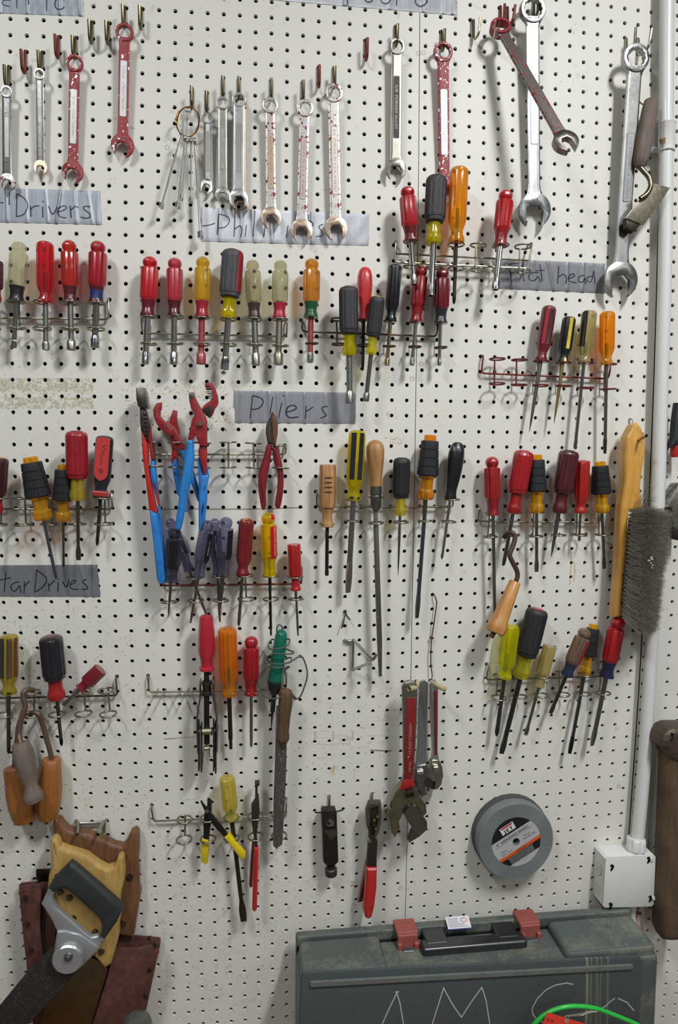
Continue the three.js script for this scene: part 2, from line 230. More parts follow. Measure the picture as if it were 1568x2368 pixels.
{ const L = lat(I0 - 0.5, 30).x, R = lat(I1 + 0.5, 30).x, T = lat(20, J0 - 0.5).y, B = lat(20, J1 + 0.5).y;
  part('plaster_surround', merge([box(L + 0.03 - RX0, CEIL, 0.03, (RX0 + L + 0.03) / 2, CEIL / 2, -0.02), box(RX1 - R + 0.1, CEIL, 0.03, (RX1 + R - 0.1) / 2, CEIL / 2, -0.02), box(R - L + 0.3, CEIL - T + 0.08, 0.03, (L + R) / 2, (CEIL + T - 0.08) / 2, -0.025), box(R - L + 0.3, B + 0.06, 0.03, (L + R) / 2, (B + 0.06) / 2, -0.025)]), plasterMat, wallBack); }
struct('floor', box(RX1 - RX0 + 0.2, 0.1, RZ1 + 0.3, (RX0 + RX1) / 2, -0.05, RZ1 / 2), concreteMat);
struct('ceiling', box(RX1 - RX0 + 0.2, 0.1, RZ1 + 0.3, (RX0 + RX1) / 2, CEIL + 0.05, RZ1 / 2), ceilMat);
struct('wall_left', box(0.1, CEIL, RZ1 + 0.2, RX0 - 0.05, CEIL / 2, RZ1 / 2), plasterMat);
struct('wall_right', box(0.1, CEIL, RZ1 + 0.2, RX1 + 0.05, CEIL / 2, RZ1 / 2), plasterMat);
struct('wall_front', box(RX1 - RX0 + 0.2, CEIL, 0.1, (RX0 + RX1) / 2, CEIL / 2, RZ1 + 0.05), plasterMat);
const glowMat = new THREE.MeshStandardMaterial({ color: 0xffffff, emissive: LAMP, emissiveIntensity: 3, roughness: 0.6 });
FITTINGS.forEach(([x, z, w, d, I], k) => {
  const t = thing('ceiling_light', ['white fluorescent ceiling fitting over the bench brush', 'white fluorescent ceiling fitting over the duct tape lettered Drivers', 'white fluorescent ceiling fitting by the right wall', 'white fluorescent ceiling fitting at the back of the shop'][k], 'lamp', 'fluorescent fittings on the ceiling');
  t.position.set(x, CEIL - 0.08, z);
  part('housing', rbox(w + 0.04, 0.06, d + 0.04, 0.01, 0, 0.045, 0), ENAMEL_WHITE, t);
  part('diffuser', box(w, 0.02, d, 0, 0.006, 0), glowMat, t);
  const L = new THREE.RectAreaLight(LAMP, I, w, d); L.position.set(0, -0.012, 0); L.rotation.x = -Math.PI / 2; t.add(L);
});
// ---------- duct tape labels ----------
const tapeBump = dataTex(64, (x, y) => { const v = 150 + 60 * Math.sin(x * Math.PI / 2) + 30 * Math.sin(y * Math.PI / 4); return [v, v, v]; }, false, 1);
function tape(c, q, label, strokes, ridges, tone = '#a2a5ab') {
  const t = thing('duct_tape_label', label, 'tape label', 'duct tape labels');
  const Q = q.map(([x, y]) => c(x, y)), len = Math.hypot(Q[1][0] - Q[0][0], Q[1][1] - Q[0][1]), ht = Math.hypot(Q[3][0] - Q[0][0], Q[3][1] - Q[0][1]), k = 3, w = Math.round(len * k), h = Math.round(ht * k);
  const px2 = (x, y) => { let u = 0.5, v = 0.5; for (let n = 0; n < 4; n++) { const l = Q[0][0] + (Q[3][0] - Q[0][0]) * v, r = Q[1][0] + (Q[2][0] - Q[1][0]) * v; u = (x - l) / (r - l); const a = Q[0][1] + (Q[1][1] - Q[0][1]) * u, b = Q[3][1] + (Q[2][1] - Q[3][1]) * u; v = (y - a) / (b - a); } return [u, v]; };
  const tex = canvasTex(Math.min(1400, w), h, (g, W_, H_) => {
    g.fillStyle = tone; g.fillRect(0, 0, W_, H_);
    for (let x = 0; x < W_; x += 3) { g.fillStyle = `rgba(${rnd() < 0.5 ? '70,72,78' : '205,208,214'},${rr(0.03, 0.16)})`; g.fillRect(x, 0, 1.4, H_); }
    for (let y = 0; y < H_; y += 7) { g.fillStyle = 'rgba(80,82,88,0.10)'; g.fillRect(0, y, W_, 1.6); }
    for (let n = 0; n < 60; n++) { g.fillStyle = `rgba(60,58,54,${rr(0.1, 0.4)})`; g.fillRect(rr(0, W_), rr(0, H_), rr(1, 5), rr(1, 3)); }
    g.strokeStyle = '#2b2b33'; g.lineCap = 'round'; g.lineJoin = 'round';
    for (const s of strokes) { g.lineWidth = rr(2.3, 3.0) * k; g.beginPath(); const P = s.map(([x, y]) => { const [u, v] = px2(...c(x, y)); return [u * W_, v * H_]; });
      g.moveTo(...P[0]); for (let n = 1; n < P.length - 1; n++) g.quadraticCurveTo(P[n][0], P[n][1], (P[n][0] + P[n + 1][0]) / 2, (P[n][1] + P[n + 1][1]) / 2); g.lineTo(...P[P.length - 1]); g.stroke(); }
  });
  const nu = 160, nv = 8, pos = [], uv = [], idx = [], jag = []; for (let i = 0; i <= nv; i++) jag.push([rr(-1.2, 1.2), rr(-1.2, 1.2)]);
  const org = W((Q[0][0] + Q[2][0]) / 2, (Q[0][1] + Q[2][1]) / 2, 0); t.position.copy(org);
  for (let j = 0; j <= nv; j++) for (let i = 0; i <= nu; i++) {
    const u = i / nu, v = j / nv, ej = i === 0 ? jag[j][0] : i === nu ? jag[j][1] : 0;
    let z = 0.0006 + 0.0002 * Math.sin(u * 60 + v * 3) * Math.sin(v * 5);
    for (const [ru, sl, hh] of ridges) { const d = (u - ru - sl * (v - 0.5)) * len / 3; z += hh * 0.0018 * Math.exp(-d * d); }
    const p = W(Q[0][0] * (1 - u) * (1 - v) + Q[1][0] * u * (1 - v) + Q[2][0] * u * v + Q[3][0] * (1 - u) * v + ej, Q[0][1] * (1 - u) * (1 - v) + Q[1][1] * u * (1 - v) + Q[2][1] * u * v + Q[3][1] * (1 - u) * v, 0).sub(org);
    pos.push(p.x, p.y, z); uv.push(u, 1 - v);
  }
  for (let j = 0; j < nv; j++) for (let i = 0; i < nu; i++) { const a = j * (nu + 1) + i, b = a + nu + 1; idx.push(a, b, a + 1, b, b + 1, a + 1); }
  const base = pos.length / 3, rim = []; for (let i = 0; i <= nu; i++) rim.push(i); for (let j = 1; j <= nv; j++) rim.push(j * (nu + 1) + nu); for (let i = nu - 1; i >= 0; i--) rim.push(nv * (nu + 1) + i); for (let j = nv - 1; j > 0; j--) rim.push(j * (nu + 1));
  rim.forEach((r) => { pos.push(pos[r * 3], pos[r * 3 + 1], 0.00005); uv.push(uv[r * 2], uv[r * 2 + 1]); }); rim.forEach((r, n) => { const m = (n + 1) % rim.length; idx.push(r, rim[m], base + n, rim[m], base + m, base + n); });
  const g = new THREE.BufferGeometry(); g.setAttribute('position', new THREE.Float32BufferAttribute(pos, 3)); g.setAttribute('uv', new THREE.Float32BufferAttribute(uv, 2)); g.setIndex(idx); g.computeVertexNormals();
  const bm = tapeBump.clone(); bm.repeat.set(len / 8, ht / 8); bm.needsUpdate = true;
  part('tape_strip', g, new THREE.MeshPhysicalMaterial({ map: tex, roughness: 0.33, metalness: 0.3, bumpMap: bm, bumpScale: 0.00012 }), t);
}
const circ = (x, y, a, b = a) => Array.from({ length: 15 }, (_, i) => [x + a * Math.cos(i / 14 * 6.4), y + b * Math.sin(i / 14 * 6.4)]);
tape(cE, [[-150, 75], [1218, 115], [1238, 520], [-150, 488]], 'silver duct tape strip lettered Drivers above the clear-topped nut driver', [[[205, 150], [203, 290], [200, 420]], [[205, 150], [290, 190], [340, 270], [330, 350], [280, 410], [200, 425]], [[370, 300], [375, 420]], [[370, 345], [400, 300], [470, 295]], [[515, 310], [520, 430]], [[520, 238], [522, 246]], [[590, 300], [632, 440], [690, 310]], [[710, 370], [810, 335], [800, 295], [740, 295], [695, 360], [720, 432], [800, 440]], [[850, 300], [860, 435]], [[860, 345], [900, 300], [945, 312]], [[1090, 310], [1030, 290], [1000, 330], [1080, 380], [1098, 432], [1040, 452], [980, 430]], [[115, 120], [112, 280]], [[-60, 258], [40, 258]]], [[0.17, 0.01, 1], [0.34, 0.01, 0.5], [0.52, 0.02, 0.5], [0.625, -0.05, 1.8], [0.77, 0.01, 0.8], [0.9, 0.03, 0.6], [0.97, -0.02, 0.7]], '#a8adb6');
tape(cB, [[395, 1035], [1609, 1085], [1609, 1312], [395, 1280]], 'silver duct tape strip lettered Phillips behind the wrench jaws', [[[405, 1170], [450, 1165], [490, 1150]], [[520, 1085], [510, 1230]], [[520, 1085], [585, 1095], [605, 1130], [570, 1182], [515, 1185]], [[640, 1070], [630, 1245]], [[635, 1195], [670, 1160], [692, 1190], [680, 1250]], [[720, 1165], [712, 1245]], [[782, 1060], [770, 1245]], [[865, 1120], [845, 1250]], [[1022, 1170], [1010, 1250]], [[1170, 1090], [1160, 1250]], [[1175, 1130], [1215, 1150], [1180, 1190]], [[1275, 1158], [1232, 1170], [1275, 1212], [1278, 1240], [1228, 1246]]], [[0.11, 0, 0.6], [0.24, 0, 0.6], [0.31, 0.02, 0.8], [0.42, 0, 0.9], [0.55, 0, 0.5], [0.66, 0, 0.7], [0.8, 0.02, 0.6]], '#abadb2');
tape(cDd, [[612, 527], [1190, 553], [1197, 706], [640, 680]], 'dark grey duct tape strip lettered Flat head beside the largest wrench jaw', [[[702, 560], [712, 645]], [[700, 556], [762, 550]], [[705, 602], [748, 596]], [[772, 560], [776, 642]], [[852, 600], [810, 596], [798, 630], [830, 648], [852, 612], [862, 648]], [[860, 560], [872, 642]], [[838, 590], [882, 588]], [[957, 570], [950, 655]], [[955, 622], [982, 602], [997, 625], [992, 655]], [[1005, 632], [1042, 620], [1030, 602], [1008, 615], [1004, 645], [1046, 652]], [[1086, 614], [1060, 616], [1053, 645], [1080, 652], [1090, 618], [1094, 656]], [[1132, 620], [1105, 616], [1099, 645], [1126, 652], [1136, 570], [1140, 656]]], [[0.13, 0.01, 0.8], [0.2, 0, 0.6], [0.37, 0, 0.9], [0.51, 0.02, 1.2], [0.66, -0.03, 0.9], [0.8, -0.03, 1], [0.9, 0.03, 0.6]], '#85868b');
tape(cI, [[895, 124], [1949, 142], [1949, 410], [910, 402]], 'grey duct tape strip lettered Pliers above the diagonal cutters', [[[1060, 170], [1040, 365]], [[1060, 170], [1130, 182], [1160, 220], [1120, 282], [1050, 288]], [[1235, 180], [1210, 330]], [[1312, 230], [1285, 362]], [[1325, 165], [1327, 172]], [[1350, 312], [1445, 292], [1430, 248], [1368, 258], [1342, 312], [1370, 364], [1452, 352]], [[1522, 260], [1515, 365]], [[1522, 305], [1580, 268]], [[1705, 262], [1650, 262], [1670, 312], [1708, 340], [1650, 362]]], [[0.05, -0.03, 0.8], [0.16, -0.05, 1], [0.29, 0, 1.1], [0.36, 0, 0.8], [0.44, 0.02, 0.6], [0.58, 0, 1], [0.75, 0, 0.6], [0.85, 0.01, 0.5]], '#9b9ba2');
tape(cH, [[-120, 1962], [990, 1955], [1020, 2282], [-120, 2278]], 'grey duct tape strip lettered StarDrives on the left of the wall', [[[60, 2030], [45, 2230]], [[-10, 2112], [110, 2090]], [[192, 2130], [130, 2136], [105, 2200], [160, 2238], [203, 2145], [212, 2238]], [[250, 2130], [245, 2242]], [[250, 2172], [302, 2122]], [[372, 2010], [355, 2232]], [[372, 2010], [462, 2070], [482, 2120], [430, 2192], [358, 2232]], [[490, 2140], [502, 2222]], [[495, 2172], [552, 2118]], [[592, 2140], [590, 2222]], [[593, 2100], [594, 2105]], [[640, 2130], [672, 2212], [702, 2108]], [[710, 2162], [784, 2130], [750, 2104], [706, 2150], [718, 2202], [792, 2206]], [[872, 2108], [828, 2118], [882, 2170], [893, 2202], [838, 2208]]], [[0.2, 0.02, 0.3], [0.42, 0, 0.25], [0.86, 0.04, 0.7], [0.95, -0.02, 0.8]], '#84858a');
tape(cA, [[-80, -110], [757, -80], [760, 148], [-80, 118]], 'short silver duct tape strip ending in the black letters ctric', [[[95, 5], [30, -5], [15, 45], [85, 60]], [[150, -60], [155, 75]], [[258, -20], [262, 40]], [[425, -20], [424, 98]], [[580, 0], [510, -20], [492, 60], [540, 102], [582, 70]]], [[0.39, 0, 0.9], [0.74, 0.01, 1], [0.1, 0, 0.6], [0.95, 0.03, 0.9]], '#9da3ab');
{ const c3 = crop(560, 0, 2.904); tape(c3, [[95, -110], [1443, -60], [1446, 104], [95, -8]], 'long silver duct tape strip across the board seam at the top of the wall', [[[705, -30], [708, 36]], circ(850, -10, 28), circ(962, -6, 34), [[1040, -40], [1036, 34]], circ(1200, 8, 38), [[1240, -60], [1243, 20]]], [[0.44, 0, 0.8], [0.66, 0.01, 0.6], [0.83, 0, 0.9], [0.93, 0, 0.8], [0.975, 0, 0.9]], '#9a9ca0'); }

// ---------- peg hooks ----------
function hook(c, h, label, group, o = {}) {
  const [px, py] = c(...h), L = o.L ?? 0.036, D = o.D ?? 0.02, up = o.up ?? 0.027, dx = o.dx ?? 0, p = W(px, py, 0);
  const t = thing('peg_hook', label, 'hook', group); t.position.copy(p);
  part('hook_wire', wire([V3(0, 0, -0.006), V3(0, 0.0005, 0.003), V3(dx * 0.2, -L, 0.0045), V3(dx, -L - 0.001, D), V3(dx * 1.3, -L + up, D + 0.002)], o.r ?? 0.0023, 0.009, 8), o.mat ?? M('S:#756d54'), t);
  if (o.second) part('hook_wire', wire([V3(o.second, -0.001, -0.006), V3(o.second, 0, 0.003), V3(o.second, -L, 0.0045), V3(o.second + 0.003, -L, D), V3(o.second + 0.006, -L + up, D + 0.002)], o.r ?? 0.0023, 0.009, 8), o.mat ?? M('S:#756d54'), t);
}
const redTip = M('D:#7b3a34'), brass = M('S:#756d54');
for (const [c, h, m, l] of [[cA, [232, 468], redTip, 'bare reddish peg hook between the long-panelled chrome wrench and the mirror-bright one'], [cA, [533, 335], redTip, 'bare reddish peg hook between the mirror-bright wrench and a red one'], [cA, [835, 203], brass, 'bare brassy peg hook left of another, between two red wrenches'], [cA, [985, 212], brass, 'bare brassy peg hook next to the wrench stamped 17mm, on its jaw-gap side'], [cA, [1283, 76], brass, 'bare brassy peg hook right of the 17mm wrench with nothing beyond it'], [cB, [1242, 15], redTip, 'bare reddish peg hook left of the wrench stamped 3/4'], [cC, [92, 190], redTip, 'bare reddish peg hook left of the black-panelled wrench']]) hook(c, h, l, 'bare peg hooks', { mat: m });
hook(cC, [592, 92], 'three-pronged wire peg hook with nothing on it, beside the crossed wrenches', undefined, { mat: M('S:#b0a890'), r: 0.0014, dx: 0.006, second: 0.004 });

// ---------- combination wrenches ----------
function panelTex(text, base, ink, w = 512, h = 64) { return canvasTex(w, h, (g) => { g.fillStyle = base; g.fillRect(0, 0, w, h); for (let k = 0; k < 90; k++) { g.fillStyle = `rgba(90,84,76,${rr(0.04, 0.16)})`; g.fillRect(rr(0, w), rr(0, h), rr(2, 30), rr(1, 4)); } g.strokeStyle = 'rgba(90,88,84,0.8)'; g.lineWidth = 3; g.strokeRect(3, 3, w - 6, h - 6); g.fillStyle = ink; g.font = '36px sans-serif'; g.textAlign = 'center'; g.textBaseline = 'middle'; const m = g.measureText(text).width; g.save(); g.translate(w / 2, h / 2 + 2); g.scale(Math.min(1.15, (w - 40) / m), 1); g.fillText(text, 0, 0); g.restore(); }); }
function wrench(o) {
  const c = o.c, t = thing('combination_wrench', o.l, 'wrench', 'combination wrenches'), fr = frame(c(...o.rc), o.z?.[0] ?? 0.018, c(...o.hc), o.z?.[1] ?? 0.012, t);
  const k = fr.s / c.s, L = fr.len, R = o.R * k, H = o.H * k, w0 = o.w[0] * k, w1 = (o.w[1] ?? o.w[0]) * k, th = Math.max(0.0035, R * (o.th ?? 0.32));
  // box end
  const rs = new THREE.Shape().absarc(0, 0, R, 0, Math.PI * 2), hole = new THREE.Path(), hr = R * (o.hr ?? 0.68);
  for (let i = 0; i <= 48; i++) { const a = i / 48 * Math.PI * 2, q = hr * (1 + (i % 4 === 0 ? 0.05 : i % 4 === 2 ? -0.05 : 0)); i ? hole.lineTo(Math.cos(a) * q, Math.sin(a) * q) : hole.moveTo(q, 0); }
  rs.holes.push(hole);
  const bt = th * 1.7, b = R * 0.08;
  part('box_end', planar(crease(new THREE.ExtrudeGeometry(rs, { depth: bt - 2 * b, bevelEnabled: true, bevelThickness: b, bevelSize: b, bevelOffset: -b, bevelSegments: 2, curveSegments: 28 }).translate(0, L, -bt / 2 + b))), o.mr ?? o.m, t);
  // shank with flared shoulders
  const y0 = H * 0.62, y1 = L - R * 0.86, sh = new THREE.Shape();
  sh.moveTo(-H * 0.72, y0 - H * 0.35); sh.quadraticCurveTo(-w1 * 1.02, y0 + H * 0.35, -w1, y0 + H * 0.9); sh.lineTo(-w0, y1 - R * 0.45); sh.quadraticCurveTo(-w0, y1 - R * 0.1, -R * 0.8, y1 + R * 0.22); sh.lineTo(R * 0.8, y1 + R * 0.22); sh.quadraticCurveTo(w0, y1 - R * 0.1, w0, y1 - R * 0.45); sh.lineTo(w1, y0 + H * 0.9); sh.quadraticCurveTo(w1 * 1.02, y0 + H * 0.35, H * 0.72, y0 - H * 0.35); sh.closePath();
  const sb = th * 0.42;
  part('shank', planar(crease(new THREE.ExtrudeGeometry(sh, { depth: th - 2 * sb, bevelEnabled: true, bevelThickness: sb, bevelSize: w0 * 0.62, bevelOffset: -w0 * 0.62, bevelSegments: 5, curveSegments: 10 }).translate(0, 0, -th / 2 + sb), 0.45)), o.m, t);
  // open end
  const a0 = -Math.PI / 2 + (o.ang ?? 0) * Math.PI / 180, gap = H * (o.gap ?? 0.52), dep = H * (o.dep ?? 0.25), hs = new THREE.Shape(), pt = (u, v) => [u * Math.cos(a0) - v * Math.sin(a0), u * Math.sin(a0) + v * Math.cos(a0)];
  const side = Math.asin(gap / H), N = 30; const A = [];
  for (let i = 0; i <= N; i++) { const f = side * 0.82 + (Math.PI * 2 - side * 1.64) * i / N, e = 1 + 0.10 * Math.pow(Math.max(0, Math.cos(f)), 2); A.push(pt(Math.cos(f) * H * e, Math.sin(f) * H * (1 + 0.02 * Math.cos(f)))); }
  A.push(pt(H * 0.82, -gap)); A.push(pt(dep * 0.1, -gap)); A.push(pt(-dep, -gap * 0.55)); A.push(pt(-dep, gap * 0.55)); A.push(pt(dep * 0.1, gap)); A.push(pt(H * 0.82, gap));
  A.forEach((q, i) => i ? hs.lineTo(...q) : hs.moveTo(...q)); hs.closePath();
  const ot = th * 1.35, ob = th * 0.16;
  part('open_end', planar(crease(new THREE.ExtrudeGeometry(hs, { depth: ot - 2 * ob, bevelEnabled: true, bevelThickness: ob, bevelSize: ob, bevelOffset: -ob, bevelSegments: 2 }).translate(0, 0, -ot / 2 + ob), 0.4)), o.mh ?? o.m, t);
  if (o.mark) { const mk = part('size_stamp', new THREE.PlaneGeometry(H * 0.9, H * 0.34), new THREE.MeshStandardMaterial({ map: canvasTex(160, 60, (g) => { g.clearRect(0, 0, 160, 60); g.fillStyle = '#45423f'; g.font = 'bold 46px sans-serif'; g.textAlign = 'center'; g.textBaseline = 'middle'; g.fillText(o.mark, 80, 32); }), transparent: true, roughness: 0.5 }), t); mk.position.set(0, H * 0.52, ot / 2 + 0.0002); mk.rotation.z = o.mrot ?? 0; }
  if (o.p) {   // raised panel with stamped lettering
    const ya = fr.loc(...c(o.rc[0], o.p[0])).y, yb = fr.loc(...c(o.rc[0], o.p[1])).y, pw = o.p[2] * k, ph = ya - yb, ps = new THREE.Shape(), r = pw * 0.4;
    ps.moveTo(-pw + r, yb); ps.lineTo(pw - r, yb); ps.quadraticCurveTo(pw, yb, pw, yb + r); ps.lineTo(pw, ya - r); ps.quadraticCurveTo(pw, ya, pw - r, ya); ps.lineTo(-pw + r, ya); ps.quadraticCurveTo(-pw, ya, -pw, ya - r); ps.lineTo(-pw, yb + r); ps.quadraticCurveTo(-pw, yb, -pw + r, yb);
    const g = new THREE.ExtrudeGeometry(ps, { depth: th * 0.12, bevelEnabled: true, bevelThickness: th * 0.05, bevelSize: th * 0.05, bevelSegments: 1 }).translate(0, 0, th / 2 - th * 0.06), u = g.attributes.uv, q = g.attributes.position;
    for (let i = 0; i < u.count; i++) u.setXY(i, (ya - q.getY(i)) / ph, (q.getX(i) + pw) / (2 * pw));
    part('stamped_panel', g, o.txt ? new THREE.MeshStandardMaterial({ map: panelTex(o.txt, o.pb ?? '#a9a8a5', o.ink ?? '#6f6c68'), metalness: 0.75, roughness: 0.42 }) : (o.pm ?? STEEL), t);
  }
  if (o.hook !== 0) hook(o.hc2 ?? c, o.hook, 'bent peg hook carrying the ' + o.short, 'peg hooks carrying wrenches', { mat: o.hm, ...(o.ho ?? {}) });
  return t;
}
const CR = 'CRAFTSMAN', COPPER = M('S:#d2bba8');
wrench({ c: cA, rc: [62, 838], R: 52, hc: [68, 1650], H: 72, w: [40, 42], ang: -14, p: [1065, 1430, 18], txt: '11mm -V- U.S.A.', m: CHROME, mh: RED_FLECK, hook: [82, 605], short: 'chrome wrench with a long stamped panel', l: 'bright chrome combination wrench with a long stamped panel, beside the small mirror-bright wrench' });
wrench({ c: cA, rc: [360, 678], R: 50, hc: [370, 1520], H: 62, w: [33, 33], ang: -6, m: M('C:#e4e3e0'), mh: COPPER, hook: [383, 477], short: 'small mirror-bright wrench', l: 'small slim mirror-bright combination wrench without a panel' });
wrench({ c: cA, rc: [677, 578], R: 74, hc: [660, 1558], H: 94, w: [45, 44], ang: -12, p: [815, 1310, 29], txt: '9/16  =' + CR + '=', m: RED_WORN, hook: [686, 345], short: 'red wrench left of the 17mm wrench', l: 'red painted combination wrench with chipped head, left of the wrench stamped 17mm' });
wrench({ c: cA, rc: [1130, 298], R: 78, hc: [1112, 1318], H: 102, w: [47, 46], ang: -10, p: [555, 1065, 30], txt: '17mm  =' + CR + '=', pb: '#b2b1af', ink: '#716d6a', mark: '17mm', mrot: 0.06, m: RED_FULL, mh: RED_WORN, hook: [1133, 68], short: '17mm red wrench', l: 'red painted combination wrench with silver panel stamped 17mm' });
wrench({ c: cB, rc: [437, 390], R: 39, hc: [436, 880], H: 49, w: [25, 26], ang: -25, p: [485, 780, 13], m: CHROME, hook: [435, 198], short: 'shortest hanging wrench', l: 'short chrome combination wrench hanging next to the wire loop of ignition wrenches' });
wrench({ c: cB, rc: [547, 282], R: 45, hc: [548, 942], H: 55, w: [32, 33], p: [460, 760, 17], txt: '1/2  DROP FORGED', pb: '#a3a29c', m: STEEL, hook: [552, 92], short: 'half inch wrench', l: 'dull grey combination wrench stamped 1/2' });
wrench({ c: cB, rc: [680, 285], R: 46, hc: [682, 1020], H: 58, w: [34, 34], z: [0.010, 0.008], m: M('S:#8d7a68'), hook: 0, short: '', l: 'brownish combination wrench hidden behind the plain satin wrench' });
wrench({ c: cB, rc: [668, 256], R: 49, hc: [664, 972], H: 69, w: [38, 38], ang: 8, p: [430, 780, 17], z: [0.022, 0.019], m: M('S:#bdbfc0'), hook: [667, 95], short: 'satin wrench', l: 'satin chrome combination wrench hanging in front of a brownish one' });
wrench({ c: cB, rc: [893, 298], R: 56, hc: [900, 1108], H: 74, w: [35, 37], ang: 10, p: [500, 900, 19], txt: 'INDESTRO FORGED U.S.A.', pb: '#c4a992', ink: '#7a4f42', m: RED_FLECK, mh: COPPER, hook: [900, 108], short: 'red-flecked wrench with copper panel', l: 'red-flecked combination wrench with copper coloured panel above the Phillips tape' });
wrench({ c: cB, rc: [1145, 318], R: 60, hc: [1122, 1198], H: 80, w: [37, 38], ang: -3, p: [535, 980, 20], txt: 'FORGED IN U.S.A. -V-44701', pb: '#bdaaa2', ink: '#6a5c58', m: RED_FLECK, mh: COPPER, hook: [1128, 122], short: 'red-flecked wrench left of the 3/4 wrench', l: 'red-flecked chrome combination wrench left of the wrench stamped 3/4' });
wrench({ c: cB, rc: [1353, 208], R: 65, hc: [1370, 1185], H: 84, w: [39, 42], ang: 5, p: [450, 945, 22], txt: '3/4  FORGED IN U.S.A.-V-44701', pb: '#cbc0b6', ink: '#6a5a50', m: RED_FLECK, mh: COPPER, hook: [1353, 22], short: '3/4 wrench', l: 'chrome combination wrench with faint red paint, panel stamped 3/4' });
wrench({ c: cC, rc: [240, 222], R: 37, hc: [235, 798], H: 50, w: [25, 27], ang: -4, p: [362, 655, 14], txt: '5/8  FORGED ALLOY', pb: '#2e2b29', ink: '#8f8a80', m: WORN, hook: [232, 125], short: 'black-panelled wrench', l: 'worn grey combination wrench with blackened panel' });
wrench({ c: cC, rc: [458, 248], R: 45, hc: [466, 905], H: 52, w: [27, 25], p: [425, 735, 16], txt: '7/8  ' + CR, pb: '#a9a9a8', m: RED_WORN, z: [0.018, 0.008], hook: [450, 148], short: 'red wrench behind the amber screwdriver', l: 'red painted combination wrench with bright panel, its jaw behind the amber screwdriver' });
wrench({ c: cC, rc: [880, 48], R: 61, hc: [(cDd(832, 278)[0] - 800) * 2.0417, cDd(832, 278)[1] * 2.0417], H: 79, w: [32, 30], ang: -5, p: [402, 685, 17], txt: '13/16 ' + CR, pb: '#b4b6b7', mark: '5/8', mrot: 0.1, m: M('S:#9fa1a2'), z: [0.024, 0.016], hook: [885, -8], short: 'large satin wrench behind the slanting red one', l: 'large satin combination wrench hanging behind the slanting red wrench' });
wrench({ c: cC, rc: [1366, 278], R: 63, hc: [(cDd(1270, 635)[0] - 800) * 2.0417, cDd(1270, 635)[1] * 2.0417], H: 85, w: [36, 34], ang: 4, p: [636, 960, 18], txt: '1-1/4  FORGED IN U.S.A. ' + CR, pb: '#9a9a99', m: M('S:#a2a3a3'), z: [0.034, 0.02], hr: 0.66, hook: [1320, 184], hm: M('S:#b0ab9c'), ho: { second: 0.022, L: 0.03, up: 0.03, D: 0.03 }, short: 'largest grey wrench', l: 'largest grey combination wrench, jaw beside the Flat head tape' });
wrench({ c: cC, rc: [728, 135], R: 50, hc: [1035, 672], H: 58, w: [25, 28], ang: 4, th: 0.5, gap: 0.4, m: RED_GREY, mr: RED_WORN, mh: M('S:#8f8a84'), z: [0.03, 0.125], hook: [728, 33], hm: redTip, ho: { second: 0.012 }, short: 'slanting red wrench', l: 'chipped red combination wrench slanting out across the large satin wrench' });

// ---------- loop of ignition wrenches ----------
hook(cB, [330, 172], 'bent peg hook carrying the copper wire loop of small wrenches', 'peg hooks carrying wrenches', { L: 0.034 });
{ const t = thing('copper_wire_loop', 'copper wire loop threaded through the small ignition wrenches', 'wire'), P = [];
  for (let i = 0; i <= 24; i++) { const a = i / 24 * 6.2832, [px, py] = cB(300 + Math.sin(a) * 82 - (Math.cos(a) < 0 ? 6 : 0), 412 - Math.cos(a) * 108); P.push(W(px, py, 0.02 + 0.008 * Math.cos(a))); }
  const o = P[12].clone(); t.position.copy(o); part('wire_ring', smooth(P.map((p) => p.clone().sub(o)), 0.0011, 60, 6), M('S:#a8703c'), t);
  part('twisted_end', wire([[232, 335, 0.024], [212, 385, 0.024], [204, 408, 0.026], [222, 420, 0.026]].map(([x, y, z]) => W(...cB(x, y), z).sub(o)), 0.0014), M('S:#a8703c'), t); }
const IGN = ['thin ignition wrench hanging edge-on, swung furthest out on the copper loop', 'thin ignition wrench hanging edge-on beside the one swung furthest out', 'thin ignition wrench squeezed in the middle of the copper loop', 'short thin ignition wrench hanging straight on the copper loop', 'longest thin ignition wrench, its end over the Phillips tape'];
[[[250, 485], [100, 1045], 11, 0.03], [[278, 525], [222, 1045], 12, 0.034], [[296, 545], [248, 985], 10, 0.026], [[320, 545], [318, 1005], 10, 0.03], [[346, 545], [390, 1265], 14, 0.024]].forEach(([a, b, w, z], i) => {
  const t = thing('ignition_wrench', IGN[i], 'wrench', 'ignition wrenches on the wire loop'), fr = frame(cB(...a), z, cB(...b), z - 0.004, t), k = fr.s / cB.s, L = fr.len, r = w * k;
  part('shank', rbox(r * 1.1, L * 0.9, r * 1.9, r * 0.4, 0, L / 2, 0), CHROME, t);
  part('box_end', new THREE.TorusGeometry(r * 1.5, r * 0.75, 8, 20).rotateY(Math.PI / 2).scale(1.1, 1, 1).translate(0, L - r, 0), CHROME, t);
  const s = new THREE.Shape(); s.moveTo(-r * 1.9, -r * 1.5); s.lineTo(-r * 0.8, -r * 1.7); s.lineTo(-r * 0.6, 0); s.lineTo(r * 0.6, 0); s.lineTo(r * 0.8, -r * 1.7); s.lineTo(r * 1.9, -r * 1.5); s.lineTo(r * 1.6, r * 1.6); s.lineTo(0, r * 2.6); s.lineTo(-r * 1.6, r * 1.6); s.closePath();
  part('open_end', new THREE.ExtrudeGeometry(s, { depth: r * 1.5, bevelEnabled: true, bevelSize: r * 0.15, bevelThickness: r * 0.15, bevelSegments: 1 }).translate(0, 0, -r * 0.75).rotateY(Math.PI / 2 - 0.35).translate(0, r * 2, 0), CHROME, t);
});
